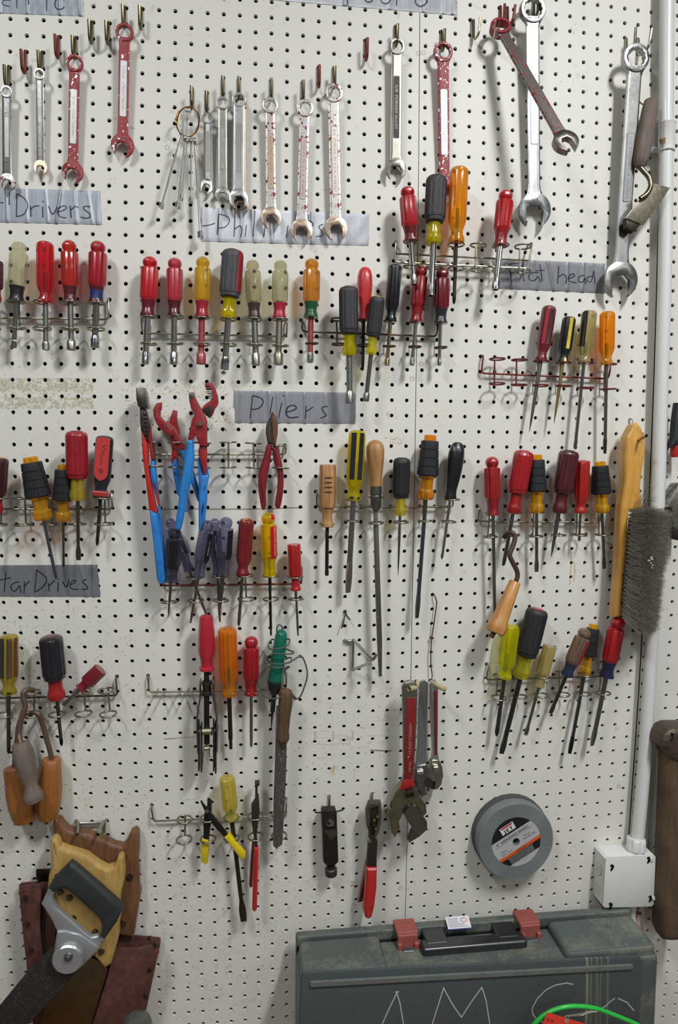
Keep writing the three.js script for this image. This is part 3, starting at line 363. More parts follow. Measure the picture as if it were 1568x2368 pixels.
{ const t = thing('ignition_wrench', 'flat faced ignition wrench at the back of the copper loop', 'wrench', 'ignition wrenches on the wire loop'), fr = frame(cB(296, 318), 0.012, cB(285, 545), 0.012, t), k = fr.s / cB.s, L = fr.len; part('shank', rbox(22 * k, L * 0.96, 9 * k, 3 * k, 0, L / 2, 0), STEEL, t); part('box_end', new THREE.TorusGeometry(17 * k, 7 * k, 8, 22).translate(0, L - 6 * k, 0), STEEL, t); }

// ---------- wire racks ----------
function rack(o) {
  const c = o.c, t = thing('wire_tool_rack', o.l, 'rack', 'wire tool racks'), mat = o.m ?? WIRE, r = o.r ?? 0.00165, zb = o.zb ?? 0.009, a = W(...c(...o.bar[0]), zb), b = W(...c(...o.bar[1]), zb), org = a.clone(); t.position.copy(org);
  const pts = [];
  if (o.legA) { const h = W(...c(...o.legA), 0).sub(org); pts.push(V3(h.x, h.y, -0.006 - org.z + 0), V3(h.x, h.y, zb - org.z)); }
  pts.push(V3(0, 0, 0), b.clone().sub(org));
  if (o.legB) { const h = W(...c(...o.legB), 0).sub(org); pts.push(V3(h.x, h.y, zb - org.z), V3(h.x, h.y, -0.006 - org.z)); }
  part('bar', wire(pts, r, 0.006, 8), mat, t);
  if (o.bar2) { const p = W(...c(...o.bar2[0]), zb).sub(org), q = W(...c(...o.bar2[1]), zb).sub(org); part('bar', wire([p, q], r, 0.003, 8), mat, t); }
  for (const [ux, uy, lx, ly] of o.rings ?? []) {
    const k0 = mpp(W(...c(ux, uy), 0.02)) / c.s, R = o.rx * k0, zr = zb + R + 2 * r, g = [];
    const U = W(...c(ux, uy), zr).sub(org), D = W(...c(lx, ly), zr).sub(org), tilt = rr(-0.07, 0.07), tilt2 = rr(-0.07, 0.07);
    const ring = (C, tl) => new THREE.TorusGeometry(R, r * 0.92, 6, 30).rotateX(Math.PI / 2 + tl).rotateZ(rr(-0.05, 0.05)).translate(C.x, C.y, C.z);
    if (o.noTop !== true) g.push(ring(U, tilt)); g.push(ring(D, tilt2));
    const z0 = -R; g.push(wire([V3(U.x, U.y, U.z + z0), V3(D.x, D.y, D.z + z0)], r * 0.92, 0.003, 6));
    part('ring_holder', merge(g), o.mr ?? mat, t);
  }
}
const zip = (u, l) => u.map((p, i) => [...p, ...l[i]]);
rack({ c: cE, bar: [[-170, 1648], [1315, 1668]], legB: [1322, 1428], rx: 100, rings: zip([[-110, 1450], [195, 1452], [515, 1458], [842, 1467], [1172, 1470]], [[-105, 1775], [203, 1775], [510, 1778], [840, 1782], [1162, 1783]]), l: 'galvanised wire rack under the Drivers tape' });
rack({ c: cFc, bar: [[100, 786], [1236, 812]], legA: [97, 668], legB: [1240, 680], rx: 62, rings: zip([[150, 657], [360, 657], [567, 664], [777, 677], [980, 679], [1183, 677]], [[150, 870], [358, 870], [568, 873], [777, 876], [983, 878], [1188, 885]]), l: 'galvanised wire rack holding six nut drivers in a row' });
rack({ c: cG2, bar: [[75, 732], [1290, 776]], legA: [68, 628], legB: [1297, 660], rx: 55, m: BROWNWIRE, rings: zip([[155, 602], [392, 622], [630, 627], [870, 637], [1105, 642], [1330, 652]], [[160, 840], [400, 847], [630, 857], [862, 865], [1095, 870], [1330, 877]]), l: 'dark rusty wire rack holding the smooth red driver' });
rack({ c: cDd, zb: 0.02, bar: [[118, 546], [800, 578]], bar2: [[118, 502], [800, 536]], legA: [113, 452], legB: [797, 462], rx: 40, rings: zip([[203, 438], [318, 447], [432, 456], [545, 459], [660, 461], [773, 466]], [[203, 567], [318, 573], [432, 578], [545, 585], [660, 588], [773, 593]]), l: 'double barred wire rack overlapping the Flat head tape' });
rack({ c: cG, bar: [[76, 568], [1040, 610]], legA: [78, 436], legB: [1040, 505], rx: 56, m: MAROONWIRE, rings: zip([[197, 460], [365, 467], [530, 477], [700, 487], [870, 490], [1042, 498]], [[195, 647], [362, 656], [525, 661], [700, 664], [868, 679], [1035, 688]]), l: 'reddish wire rack with two empty rings under the Flat head tape' });
rack({ c: cH, bar: [[-160, 1390], [1145, 1393]], legB: [1140, 1222], rx: 85, rings: zip([[-20, 1285], [222, 1282], [502, 1282], [780, 1292], [1045, 1282]], [[-20, 1550], [235, 1552], [505, 1547], [785, 1545], [1050, 1541]]), l: 'galvanised wire rack above the StarDrives tape' });
rack({ c: cI, bar: [[170, 676], [1345, 674]], legB: [1348, 588], rx: 68, rings: zip([[195, 567], [400, 571], [630, 576], [850, 571], [1068, 579], [1285, 598]], [[215, 779], [400, 786], [627, 789], [850, 788], [1072, 791], [1305, 793]]), l: 'galvanised wire rack holding the pliers' });
rack({ c: cJ, bar: [[95, 842], [1432, 826]], legA: [97, 690], legB: [1432, 665], rx: 73, m: MAROONWIRE, mr: WIRE, rings: zip([[165, 768], [412, 766], [655, 751], [895, 746], [1140, 746], [1372, 756]], [[172, 1000], [422, 986], [663, 983], [905, 973], [1140, 971], [1378, 971]]), l: 'reddish wire rack holding the clear purple screwdrivers' });
rack({ c: cK, bar: [[124, 808], [1330, 812]], legA: [120, 678], legB: [1312, 672], rx: 64, rings: zip([[217, 753], [447, 748], [650, 727], [868, 730], [1085, 739], [1320, 746]], [[210, 962], [437, 936], [650, 953], [868, 946], [1085, 936], [1290, 941]]), l: 'galvanised wire rack holding the wooden handled driver and file' });
rack({ c: cL, bar: [[80, 788], [988, 796]], legA: [80, 676], legB: [985, 680], rx: 52, rings: zip([[185, 731], [355, 724], [517, 722], [690, 722], [843, 719], [1005, 721]], [[172, 904], [335, 894], [510, 899], [680, 892], [837, 889], [1005, 889]]), l: 'galvanised wire rack left of the bench brush' });
rack({ c: cN, bar: [[-160, 798], [1236, 766]], legB: [1232, 566], rx: 84, m: BROWNWIRE, mr: WIRE, rings: zip([[40, 738], [330, 732], [588, 782], [865, 716], [1120, 711]], [[40, 972], [335, 967], [602, 965], [880, 957], [1140, 963]]), l: 'rusty wire rack holding the stubby red screwdriver' });
rack({ c: cP, bar: [[100, 558], [1330, 504]], legA: [88, 408], legB: [1335, 345], rx: 68, rings: zip([[388, 542], [602, 532], [822, 527], [1047, 512], [1268, 497]], [[385, 730], [607, 724], [827, 717], [1050, 702], [1270, 692]]), l: 'galvanised wire rack holding the wire strippers' });
rack({ c: cM, bar: [[112, 630], [985, 603]], legA: [118, 508], legB: [985, 490], rx: 53, rings: zip([[218, 601], [385, 606], [540, 606], [690, 577], [862, 590], [1012, 572]], [[208, 766], [368, 756], [530, 747], [690, 741], [850, 736], [1000, 731]]), l: 'galvanised wire rack above the grinding wheel' });
{ // bar with pairs of short pegs
  const c = cO, t = thing('peg_pair_rack', 'wire bar with pairs of short forward pegs, holding the green test lamp', 'rack', 'wire tool racks'), org = W(...c(56, 766), 0.009), L = (x, y, z) => W(...c(x, y), z).sub(org); t.position.copy(org);
  part('bar', wire([L(48, 622, -0.006), L(48, 622, 0.009), L(56, 766, 0.009), L(1120, 745, 0.009), L(1270, 735, 0.009), L(1268, 580, 0.009), L(1268, 580, -0.006)], 0.00175, 0.006, 8), WIRE, t);
  for (const [x, y] of [[118, 796], [190, 794], [325, 792], [393, 790], [530, 788], [600, 787], [737, 785], [803, 784], [935, 782], [1002, 781], [1133, 780], [1200, 778]]) { const e = L(x, y, 0.034); part('peg', merge([wire([V3(e.x, e.y + 0.002, 0), V3(e.x, e.y, e.z)], 0.0015, 0.002, 6), new THREE.SphereGeometry(0.0021, 8, 6).translate(e.x, e.y, e.z)]), WIRE, t); }
}
// ---------- screwdrivers and nut drivers ----------
const PROF = {
  nut: [['grip', 0, [[0, 0], [0.005, 0.33], [0.03, 0.62], [0.07, 0.8], [0.11, 0.82], [0.145, 0.76], [0.172, 0.64], [0.182, 0.7], [0.195, 0.93], [0.215, 1, 1], [0.68, 1, 1], [0.70, 0.96, 0.6], [0.72, 0.85], [0.738, 0.82], [0.738, 0]], 8, 0.15], ['collar', 1, [[0.738, 0], [0.738, 0.85], [0.8, 0.74], [0.87, 0.70], [0.875, 0.68], [0.885, 0.70], [0.93, 0.74], [0.98, 0.86], [1, 0.84], [1, 0]], 0, 0]],
  fluted: [['grip', 0, [[0, 0], [0.004, 0.4], [0.02, 0.76], [0.045, 0.93], [0.08, 1, 0.5], [0.12, 1, 1], [0.70, 1, 1], [0.77, 0.85, 0.7], [0.84, 0.65, 0.3], [0.89, 0.66], [0.94, 0.84], [0.975, 0.88], [1, 0.82], [1, 0]], 8, 0.17]],
  cushion: [['end_cap', 2, [[0, 0], [0, 0.5], [0.012, 0.6], [0.03, 0.62], [0.03, 0]], 0, 0], ['sleeve', 0, [[0.014, 0.4], [0.014, 0.62], [0.02, 0.8], [0.045, 0.94], [0.08, 1, 0.4], [0.12, 1, 1], [0.595, 1, 1], [0.62, 0.98, 0.3], [0.628, 0.92], [0.675, 0.88], [0.69, 0.76], [0.69, 0.3]], 10, 0.1], ['neck', 1, [[0.65, 0], [0.65, 0.64], [0.76, 0.58], [0.84, 0.6], [0.89, 0.72], [0.95, 0.75], [1, 0.66], [1, 0]], 6, 0]],
  ribbed: [['end_cap', 1, [[0, 0], [0, 0.5], [0.01, 0.56], [0.1, 0.6], [0.1, 0.2]], 0, 0], ['sleeve', 0, (() => { const p = [[0.088, 0.5], [0.088, 0.76]]; for (let k = 0; k < 4; k++) { const a = 0.095 + k * 0.132, r = 0.82 + 0.06 * k; p.push([a, r, 1], [a + 0.122, r + 0.05, 1], [a + 0.124, r - 0.03], [a + 0.131, r - 0.03]); } p.push([0.63, 0.9], [0.63, 0.4]); return p; })(), 22, 0.05], ['collar', 1, [[0.6, 0], [0.6, 0.8], [0.655, 0.8], [0.67, 0.6], [0.83, 0.58], [0.855, 0.74], [0.88, 0.78], [0.955, 0.78], [1, 0.64], [1, 0]], 6, 0.06]],
  club: [['grip', 0, [[0, 0], [0.005, 0.35], [0.03, 0.6], [0.08, 0.8], [0.19, 0.96], [0.32, 1], [0.5, 0.92], [0.7, 0.74], [0.82, 0.62], [0.9, 0.64], [0.96, 0.74], [0.99, 0.72], [1, 0.6], [1, 0]], 0, 0]],
  square: [['grip', 0, [[0, 0], [0, 0.9], [0.02, 1, 1], [0.62, 1, 1], [0.68, 0.95, 1], [0.7, 0.74], [0.8, 0.6], [0.92, 0.66], [0.95, 0.78], [0.99, 0.78], [1, 0.7], [1, 0]], 8, 0.1]],
  taper: [['grip', 0, [[0, 0], [0, 0.72], [0.02, 0.76], [0.3, 0.93], [0.6, 1], [0.66, 0.98], [0.78, 0.74], [0.88, 0.66], [0.93, 0.7], [0.945, 0.84], [0.985, 0.86], [1, 0.76], [1, 0]], 0, 0]],
};
function driver(o) {
  const c = o.c, t = thing(o.n ?? 'screwdriver', o.l, o.n === 'nut_driver' ? 'nut driver' : 'screwdriver', o.g ?? 'screwdrivers and nut drivers on the wall'), z = o.z ?? [0.03, 0.026], fr = frame(c(...o.t), z[0], c(...o.p), z[1], t), k = fr.s / c.s, L = fr.len;
  const hf = Math.hypot(o.t[0] - o.h[0], o.t[1] - o.h[1]) / Math.hypot(o.t[0] - o.p[0], o.t[1] - o.p[1]), hl = L * hf, R = o.R * k, mats = (Array.isArray(o.m) ? o.m : [o.m]).map((m) => typeof m === 'string' ? M(m) : m);
  for (const [nm, mi, pr, nf, dp] of PROF[o.k]) { const g = part(nm, turn(L, hl, R, pr, o.nf && nf ? o.nf : nf, dp, o.rot ?? 0.2, Math.PI * 2, 0, o.flat ?? 1), mats[mi] ?? mats[0], t); if (nm === 'sleeve' || nm === 'grip') t.userData.grip = undefined, fr.grip = g; }
  delete t.userData.grip;
  const strip = PROF[o.k].find((q) => q[0] === 'grip' || q[0] === 'sleeve');
  for (const [a, w, m, f0 = 0.06, f1 = 0.74, off = 0.0003] of o.st ?? []) part('colour_strip', turn(L, hl, R, strip[2].filter(([f, r]) => f >= f0 && f <= f1 && r > 0.3), o.nf ?? strip[3], strip[4], a - w / 2, w, off, o.flat ?? 1), typeof m === 'string' ? M(m) : m, fr.grip);
  if (o.txt) { const [s, a, col, f0, f1] = o.txt, w = 0.34, tx = canvasTex(256, 40, (g) => { g.fillStyle = o.txtBg; g.fillRect(0, 0, 256, 40); g.fillStyle = col; g.font = 'bold 28px sans-serif'; g.textAlign = 'center'; g.textBaseline = 'middle'; g.fillText(s, 128, 21); }), N = 6, pos = [], uv = [], ix = [];
    for (let i = 0; i <= 1; i++) for (let q = 0; q <= N; q++) { const th = a - w / 2 + w * q / N, r = R * 1.004 + 0.0006; pos.push(Math.sin(th) * r, L - hl * (i ? f1 : f0), Math.cos(th) * r); uv.push(1 - i, 1 - q / N); }
    for (let q = 0; q < N; q++) ix.push(q, q + N + 1, q + 1, q + N + 1, q + N + 2, q + 1);
    const g = new THREE.BufferGeometry(); g.setAttribute('position', new THREE.Float32BufferAttribute(pos, 3)); g.setAttribute('uv', new THREE.Float32BufferAttribute(uv, 2)); g.setIndex(ix); g.computeVertexNormals(); part('printed_lettering', g, new THREE.MeshStandardMaterial({ map: tx, roughness: 0.4 }), fr.grip); }
  // shaft
  const s = o.s, r = s.r * k, y1 = L - hl, mat = typeof s.m === 'string' ? M(s.m) : s.m ?? STEEL, tr = (s.tr ?? s.r) * k, tl = Math.min(y1 * 0.5, (s.tl ?? 0) * k), core = y1 + hl * (o.core ?? 0.05);
  const round = (prof) => turn(0, 1, 1, prof.map(([y, q]) => [-y, q]), s.hex ? 6 : 0, s.hex ? 0.1 : 0).toNonIndexed ? turn(0, 1, 1, prof.map(([y, q]) => [-y, q, s.hex ? 1 : 0]), s.hex ? 6 : 0, s.hex ? 0.12 : 0) : null;
  if (s.tip === 'socket') {
    part('shaft', round([[core, 0], [core, r], [tl, r], [tl, 0]]), mat, t);
    part('socket', round([[tl + tr * 0.6, r], [tl, tr * 0.98], [tr * 0.08, tr], [0, tr * 0.94], [0, tr * 0.72], [tl * 0.6, tr * 0.7], [tl * 0.6, 0]]), s.sm ? (typeof s.sm === 'string' ? M(s.sm) : s.sm) : mat, t);
  } else if (s.tip === 'flat') {
    const bl = s.bl ? s.bl * k : r * 6, th = r * 0.32;
    part('shaft', round([[core, 0], [core, r], [bl, r], [bl * 0.9, r * 0.9], [bl * 0.9, 0]]), mat, t);
    const g = new THREE.BoxGeometry(2, 1, 2, 1, 4, 1), p = g.attributes.position, rows = [[0, tr * 0.86, th * 0.5], [0.25, tr, th * 0.9], [0.5, tr * 0.97, th * 1.6], [0.8, r * 0.9, r * 0.7], [1, r * 0.72, r * 0.72]];
    for (let i = 0; i < p.count; i++) { const q = Math.round((p.getY(i) + 0.5) * 4), [f, w, d] = rows[q]; p.setXYZ(i, p.getX(i) * w, f * bl, p.getZ(i) * d); }
    const b = part('blade', crease(g, 0.5), s.sm ? (typeof s.sm === 'string' ? M(s.sm) : s.sm) : mat, t); b.rotation.y = s.turn ?? 0;
  } else if (s.tip === 'phil') {
    const tp = r * 5;
    part('shaft', round([[core, 0], [core, r], [tp, r], [tp, 0]]), mat, t);
    part('cross_tip', turn(0, 1, 1, [[-tp, r, 0], [-tp * 0.55, r * 1.02, 0.6], [-r * 1.3, r * 0.85, 1], [-r * 0.5, r * 0.45, 1], [0, r * 0.18, 0], [0, 0]], 4, 0.45), s.sm ? (typeof s.sm === 'string' ? M(s.sm) : s.sm) : mat, t);
  } else if (s.tip === 'awl') part('shaft', round([[core, 0], [core, r], [y1 * 0.55, r], [y1 * 0.2, r * 0.65], [0.001, r * 0.16], [0, 0]]), mat, t);
  else if (s.tip === 'star') part('shaft', round([[core, 0], [core, r], [r * 5, r], [r * 4.6, r * 0.75], [r * 0.4, r * 0.72], [0, r * 0.5], [0, 0]]), mat, t);
  return { t, fr, L, hl, R, k };
}
const ND = 'nut_driver', sock = (r, tr, tl, m = CHROME, sm) => ({ tip: 'socket', r, tr, tl, m, sm });
// rack under the Drivers tape
driver({ c: cE, t: [-32, 955], h: [-34, 1450], p: [-34, 2010], R: 66, k: 'cushion', m: ['R:#4a1f22', 'T:#a03028', 'R:#4a1f22'], s: sock(28, 34, 70), n: ND, l: 'dark maroon gripped nut driver next to the clear one with black collar' });
driver({ c: cE, t: [235, 728], h: [200, 1450], p: [168, 2010], R: 108, k: 'nut', m: ['G:#d6d3b4', 'P:#24242a'], s: { ...sock(28, 33, 75, M('C:#c9c9c6')), hex: 1 }, n: ND, core: 0.28, l: 'clear greenish nut driver with black collar' });
driver({ c: cE, t: [545, 722], h: [545, 1468], p: [555, 2035], R: 101, k: 'fluted', m: 'T:#d3141c', nf: 6, s: sock(31, 45, 75, STEEL), n: ND, core: 0.5, l: 'all red translucent nut driver with plain fluted handle' });
driver({ c: cE, t: [835, 708], h: [850, 1462], p: [863, 2037], R: 101, k: 'nut', m: ['T:#c8281c', 'P:#5a1f26'], s: sock(34, 53, 100, STEEL), n: ND, l: 'orange-red nut driver with dark maroon collar' });
{ const d = driver({ c: cE, t: [1187, 720], h: [1163, 1462], p: [1147, 2010], R: 106, k: 'nut', m: ['P:#a8202a', 'P:#5a1a22'], s: { ...sock(37, 50, 115, M('C:#c4c6c6')), hex: 1 }, n: ND, l: 'red nut driver with blue banded collar' });
  part('blue_band', turn(d.L, d.hl, d.R, [[0.8, 0.72], [0.8, 0.76], [0.87, 0.72], [0.94, 0.77], [0.94, 0.72]]), M('P:#24386e'), d.t); }
// six in a row
driver({ c: cFc, t: [162, 182], h: [145, 645], p: [122, 1030], R: 68, k: 'nut', m: ['P:#c01f26', 'P:#6e1a28'], s: sock(26, 32, 75), n: ND, l: 'bright red nut driver with maroon collar, first in the row of six' });
driver({ c: cFc, t: [355, 193], h: [352, 650], p: [347, 1033], R: 64, k: 'nut', m: ['P:#b93643', 'P:#571c26'], st: [[1.75, 1.3, 'P:#8d7270', 0, 0.72]], s: sock(25, 34, 75), n: ND, l: 'faded red nut driver with one clear grey side, beside the bright red one' });
driver({ c: cFc, t: [577, 183], h: [565, 655], p: [562, 1030], R: 64, k: 'nut', m: ['T:#d9a81c', 'P:#a52632'], s: sock(25, 38, 75, RED_WORN), n: ND, core: 0.3, l: 'amber clear nut driver with red collar and red painted shaft' });
driver({ c: cFc, t: [815, 128], h: [778, 670], p: [748, 1075], R: 84, k: 'cushion', m: ['R:#4c4c50', 'T:#e0c800', 'R:#8c1c24'], st: [[1.35, 1.5, 'R:#8a1a22', 0.02, 0.62]], s: { ...sock(25, 33, 80), hex: 1 }, n: ND, l: 'grey and red cushion grip nut driver with yellow neck' });
driver({ c: cFc, t: [968, 208], h: [980, 668], p: [995, 1040], R: 62, k: 'nut', m: ['G:#c9c09a', 'P:#4a3634'], s: sock(25, 34, 75, STEEL), n: ND, core: 0.3, l: 'smoky clear nut driver with brown collar' });
driver({ c: cFc, t: [1190, 212], h: [1182, 665], p: [1170, 1035], R: 64, k: 'nut', m: ['G:#c6c2a0', 'P:#b02440'], s: sock(26, 40, 80, M('S:#b3b1a2')), n: ND, core: 0.3, l: 'smoky clear nut driver with pink-red collar' });
{ const t = thing('board_screw', 'round cross-head screw in the pegboard below the grey and red nut driver', 'screw'), p = W(...cFc(741, 1092), 0); t.position.copy(p); part('screw_head', turn(0, 0.003, 0.0045, [[-1, 0], [-0.95, 0.4], [-0.6, 0.8], [0, 1]]).rotateX(Math.PI / 2), CHROME, t); part('cross_slot', merge([box(0.005, 0.001, 0.0006, 0, 0, 0.0027), box(0.001, 0.005, 0.0006, 0, 0, 0.0027)]), BLACKENED, t); }
// dark rusty rack
driver({ c: cG2, t: [162, 72], h: [152, 600], p: [145, 1015], R: 76, k: 'nut', m: ['T:#d98c22', 'P:#1f5a38'], st: [[1.5, 1.1, 'T:#d4521c', 0.2, 0.72]], s: sock(26, 32, 75, RED_WORN, CHROME), n: ND, core: 0.2, l: 'orange clear nut driver with green collar' });
driver({ c: cG2, t: [492, 322], h: [503, 945], p: [505, 1385], R: 86, k: 'cushion', m: ['R:#38363a', 'T:#e0c400', 'P:#8a3038'], s: sock(29, 42, 90, M('S:#b4b4b2')), n: ND, z: [0.048, 0.04], core: 0.3, l: 'thick charcoal cushion grip nut driver with wide socket over the Pliers tape' });
driver({ c: cG2, t: [645, 148], h: [630, 622], p: [622, 1075], R: 70, k: 'club', m: 'P:#c8363a', s: { r: 14, tip: 'phil', m: DARK }, l: 'smooth red club shaped screwdriver with dark shaft' });
driver({ c: cG2, t: [757, 412], h: [705, 938], p: [650, 1365], R: 68, k: 'cushion', m: ['R:#2f2f32', 'T:#d8c818', 'P:#d8bc10'], s: sock(20, 30, 62, M('S:#8f8d8a')), n: ND, z: [0.05, 0.036], l: 'slim black cushion grip nut driver with yellow end cap' });
driver({ c: cG2, t: [918, 122], h: [868, 640], p: [842, 1040], R: 62, k: 'fluted', m: 'P:#16151a', s: sock(17, 25, 52, M('C:#cdbb92')), n: ND, l: 'shiny black fluted nut driver with brassy shaft' });
driver({ c: cG2, t: [1155, 140], h: [1108, 640], p: [1068, 1040], R: 68, k: 'nut', m: ['P:#8c141e', 'P:#8c1820'], s: sock(18, 24, 55), n: ND, l: 'deep red nut driver with matching red collar' });
driver({ c: cG2, t: [1345, 160], h: [1330, 655], p: [1315, 1040], R: 72, k: 'nut', m: ['P:#6e1c26', 'P:#2c2a2e'], s: sock(17, 20, 55), n: ND, l: 'maroon nut driver with black collar' });
// double barred rack
driver({ c: cDd, t: [180, 160], h: [203, 438], p: [217, 660], R: 43, k: 'nut', m: ['P:#b01c26', 'P:#6e1c24'], z: [0.042, 0.046], s: sock(13, 16, 40), n: ND, l: 'red nut driver beside the charcoal cushion grip, its socket over a dark red handle' });
driver({ c: cDd, t: [332, 105], h: [318, 450], p: [302, 718], R: 54, k: 'cushion', m: ['R:#3c383a', 'T:#e0c800', 'R:#841c24'], st: [[1.35, 0.9, 'R:#6e1a20', 0.02, 0.62]], z: [0.044, 0.05], s: sock(16, 19, 48), n: ND, core: 0.3, l: 'tall charcoal cushion grip nut driver with red top and yellow neck' });
driver({ c: cDd, t: [448, 57], h: [430, 442], p: [420, 762], R: 47, k: 'fluted', m: 'T:#e88c08', z: [0.044, 0.04], s: { r: 9, tip: 'phil', m: DARK }, core: 0.45, l: 'big amber screwdriver with dark shaft left of the Flat head tape' });
driver({ c: cDd, t: [688, 178], h: [660, 460], p: [632, 687], R: 43, k: 'nut', m: ['P:#b4141e', 'P:#8c1820'], z: [0.044, 0.046], s: sock(16, 21, 48), n: ND, l: 'red nut driver standing over the start of the Flat head tape' });
// reddish rack
driver({ c: cG, t: [595, 55], h: [520, 475], p: [440, 1012], R: 53, k: 'fluted', m: 'P:#6e1a24', nf: 4, rot: 0.78, st: [[-0.45, 0.5, 'P:#98202c'], [1.0, 0.55, 'P:#a01c26'], [0.2, 0.35, 'P:#2b2b30']], s: { r: 15, tip: 'awl', m: WORN }, l: 'red and black striped screwdriver with tapered shank' });
driver({ c: cG, t: [745, 138], h: [700, 490], p: [627, 950], R: 50, k: 'fluted', m: 'P:#1b1b1e', nf: 4, rot: 0.78, st: [[0.0, 0.55, 'P:#e0c74a', 0.03, 0.7], [-0.05, 0.45, 'P:#e0c74a', 0.88, 0.99]], s: { r: 13, tip: 'awl', m: M('S:#b8a778') }, l: 'black screwdriver with one yellow stripe' });
driver({ c: cG, t: [897, 92], h: [858, 488], p: [785, 1140], R: 57, k: 'fluted', m: 'T:#b8a860', st: [[-1.0, 0.75, 'P:#26241f', 0.02, 0.74]], s: { r: 13, tr: 13, tip: 'flat', m: M('C:#b0aea8') }, core: 0.4, l: 'olive clear screwdriver with a black stripe' });
driver({ c: cG, t: [1032, 97], h: [1022, 500], p: [1013, 1178], R: 56, k: 'fluted', m: 'T:#f08c04', s: { r: 13, tr: 12, tip: 'flat', m: M('S:#8f8d88'), sm: DARK, bl: 120 }, core: 0.4, l: 'amber clear screwdriver with long grey blade, last on the reddish rack' });
// rack above StarDrives
driver({ c: cH, t: [5, 865], h: [-40, 1430], p: [-70, 1900], R: 82, k: 'cushion', m: ['P:#3c1218', 'P:#9c2022', 'P:#b88a10'], s: { r: 16, tip: 'flat', m: STEEL }, l: 'dark maroon screwdriver with red neck cut off at the rack end, above the StarDrives tape' });
driver({ c: cH, t: [305, 862], h: [425, 1492], p: [572, 2105], R: 122, k: 'ribbed', m: ['R:#202024', 'T:#f0a008'], z: [0.045, 0.03], s: { r: 16, tip: 'phil', m: M('S:#7f8894'), hex: 1 }, core: 0.4, l: 'large ribbed black and amber screwdriver leaning beside the rack' });
driver({ c: cH, t: [640, 938], h: [650, 1506], p: [645, 1985], R: 95, k: 'ribbed', m: ['R:#202024', 'T:#e89a0c'], z: [0.04, 0.026], s: { r: 13, tip: 'phil', m: M('S:#7c7c80') }, core: 0.4, l: 'ribbed black and amber screwdriver behind the big red cushion grip' });
driver({ c: cH, t: [775, 597], h: [783, 1290], p: [797, 1910], R: 108, k: 'cushion', m: ['P:#9c1c2a', 'T:#d4b420', 'P:#8c1c26'], z: [0.05, 0.034], s: { r: 17, tr: 25, bl: 180, tip: 'flat', m: M('S:#7d766c') }, core: 0.3, l: 'big red cushion grip screwdriver with yellow neck and wide blade' });
{ const d = driver({ c: cH, t: [1065, 645], h: [1020, 1275], p: [985, 1765], R: 90, k: 'fluted', m: 'P:#26272b', nf: 4, rot: 0, flat: 0.75, s: { r: 17, tip: 'phil', m: DARK }, l: 'black screwdriver with red inlay marked in pen' });
  const s = new THREE.Shape(), w = d.R * 0.72, y0 = d.L - d.hl * 0.72, y1 = d.L - d.hl * 0.04; s.moveTo(0, y0); s.quadraticCurveTo(w, y0 + 0.004, w, y0 + 0.014); s.lineTo(w, y1 - 0.006); s.quadraticCurveTo(w, y1, w - 0.006, y1); s.lineTo(-w + 0.006, y1); s.quadraticCurveTo(-w, y1, -w, y1 - 0.006); s.lineTo(-w, y0 + 0.014); s.quadraticCurveTo(-w, y0 + 0.004, 0, y0);
  const g = new THREE.ExtrudeGeometry(s, { depth: 0.0012, bevelEnabled: true, bevelThickness: 0.0005, bevelSize: 0.0005, bevelSegments: 1 }).translate(0, 0, d.R * 0.75 - 0.0012), u = g.attributes.uv, p = g.attributes.position; for (let i = 0; i < u.count; i++) u.setXY(i, (p.getX(i) + w) / (2 * w), (p.getY(i) - y0) / (y1 - y0));
  part('red_inlay', g, new THREE.MeshPhysicalMaterial({ map: canvasTex(128, 384, (q) => { q.fillStyle = '#c03a38'; q.fillRect(0, 0, 128, 384); q.strokeStyle = '#3a1418'; q.lineWidth = 5; q.lineCap = 'round'; q.beginPath(); q.arc(62, 296, 20, 0, 6.3); q.moveTo(50, 296); q.lineTo(74, 296); q.moveTo(62, 284); q.lineTo(62, 308); q.stroke(); q.beginPath(); q.moveTo(60, 240); q.bezierCurveTo(30, 228, 92, 222, 60, 210); q.bezierCurveTo(36, 196, 98, 190, 54, 172); q.bezierCurveTo(20, 150, 116, 150, 66, 132); q.bezierCurveTo(40, 116, 110, 112, 84, 92); q.lineTo(66, 74); q.lineTo(96, 66); q.stroke(); }), roughness: 0.45, clearcoat: 0.3 }), d.t);
  part('red_collar', rbox(d.R * 1.7, d.hl * 0.1, d.R * 1.2, 0.003, 0, d.L - d.hl * 0.93, 0.001), M('P:#b03636'), d.t); }
// clear purple set
const purp = (o) => driver({ c: cJ, k: 'nut', m: ['G:#8c89a8', 'G:#8c89a8'], core: 0.35, ...o });
purp({ t: [165, 200], h: [335, 702], p: [530, 1130], R: 60, z: [0.02, 0.02], st: [[0.9, 0.9, 'P:#1b1a22', 0.2, 0.7]], s: { r: 13, tip: 'star', m: M('S:#84807a') }, l: 'clear grey-purple screwdriver leaning behind the darkest one, with a hole in its ball end' });
purp({ t: [228, 292], h: [180, 800], p: [160, 1155], R: 76, z: [0.05, 0.034], m: ['G:#605e76', 'G:#6c6a86'], st: [[0.1, 1.0, 'P:#191920', 0.2, 0.7]], s: { r: 13, tip: 'awl', m: M('S:#857d6e') }, l: 'darkest clear purple screwdriver under the tip of the blue plier handle' });
purp({ t: [605, 200], h: [590, 730], p: [655, 1190], R: 58, z: [0.022, 0.024], st: [[0, 0.5, 'P:#2c2a34', 0.2, 0.7]], txt: ['KOBALT T20', 0, '#d8d6dc', 0.22, 0.66], txtBg: '#2c2a34', s: { r: 13, tip: 'star', m: M('S:#84807a') }, l: 'clear purple screwdriver half hidden between two others, white lettering' });
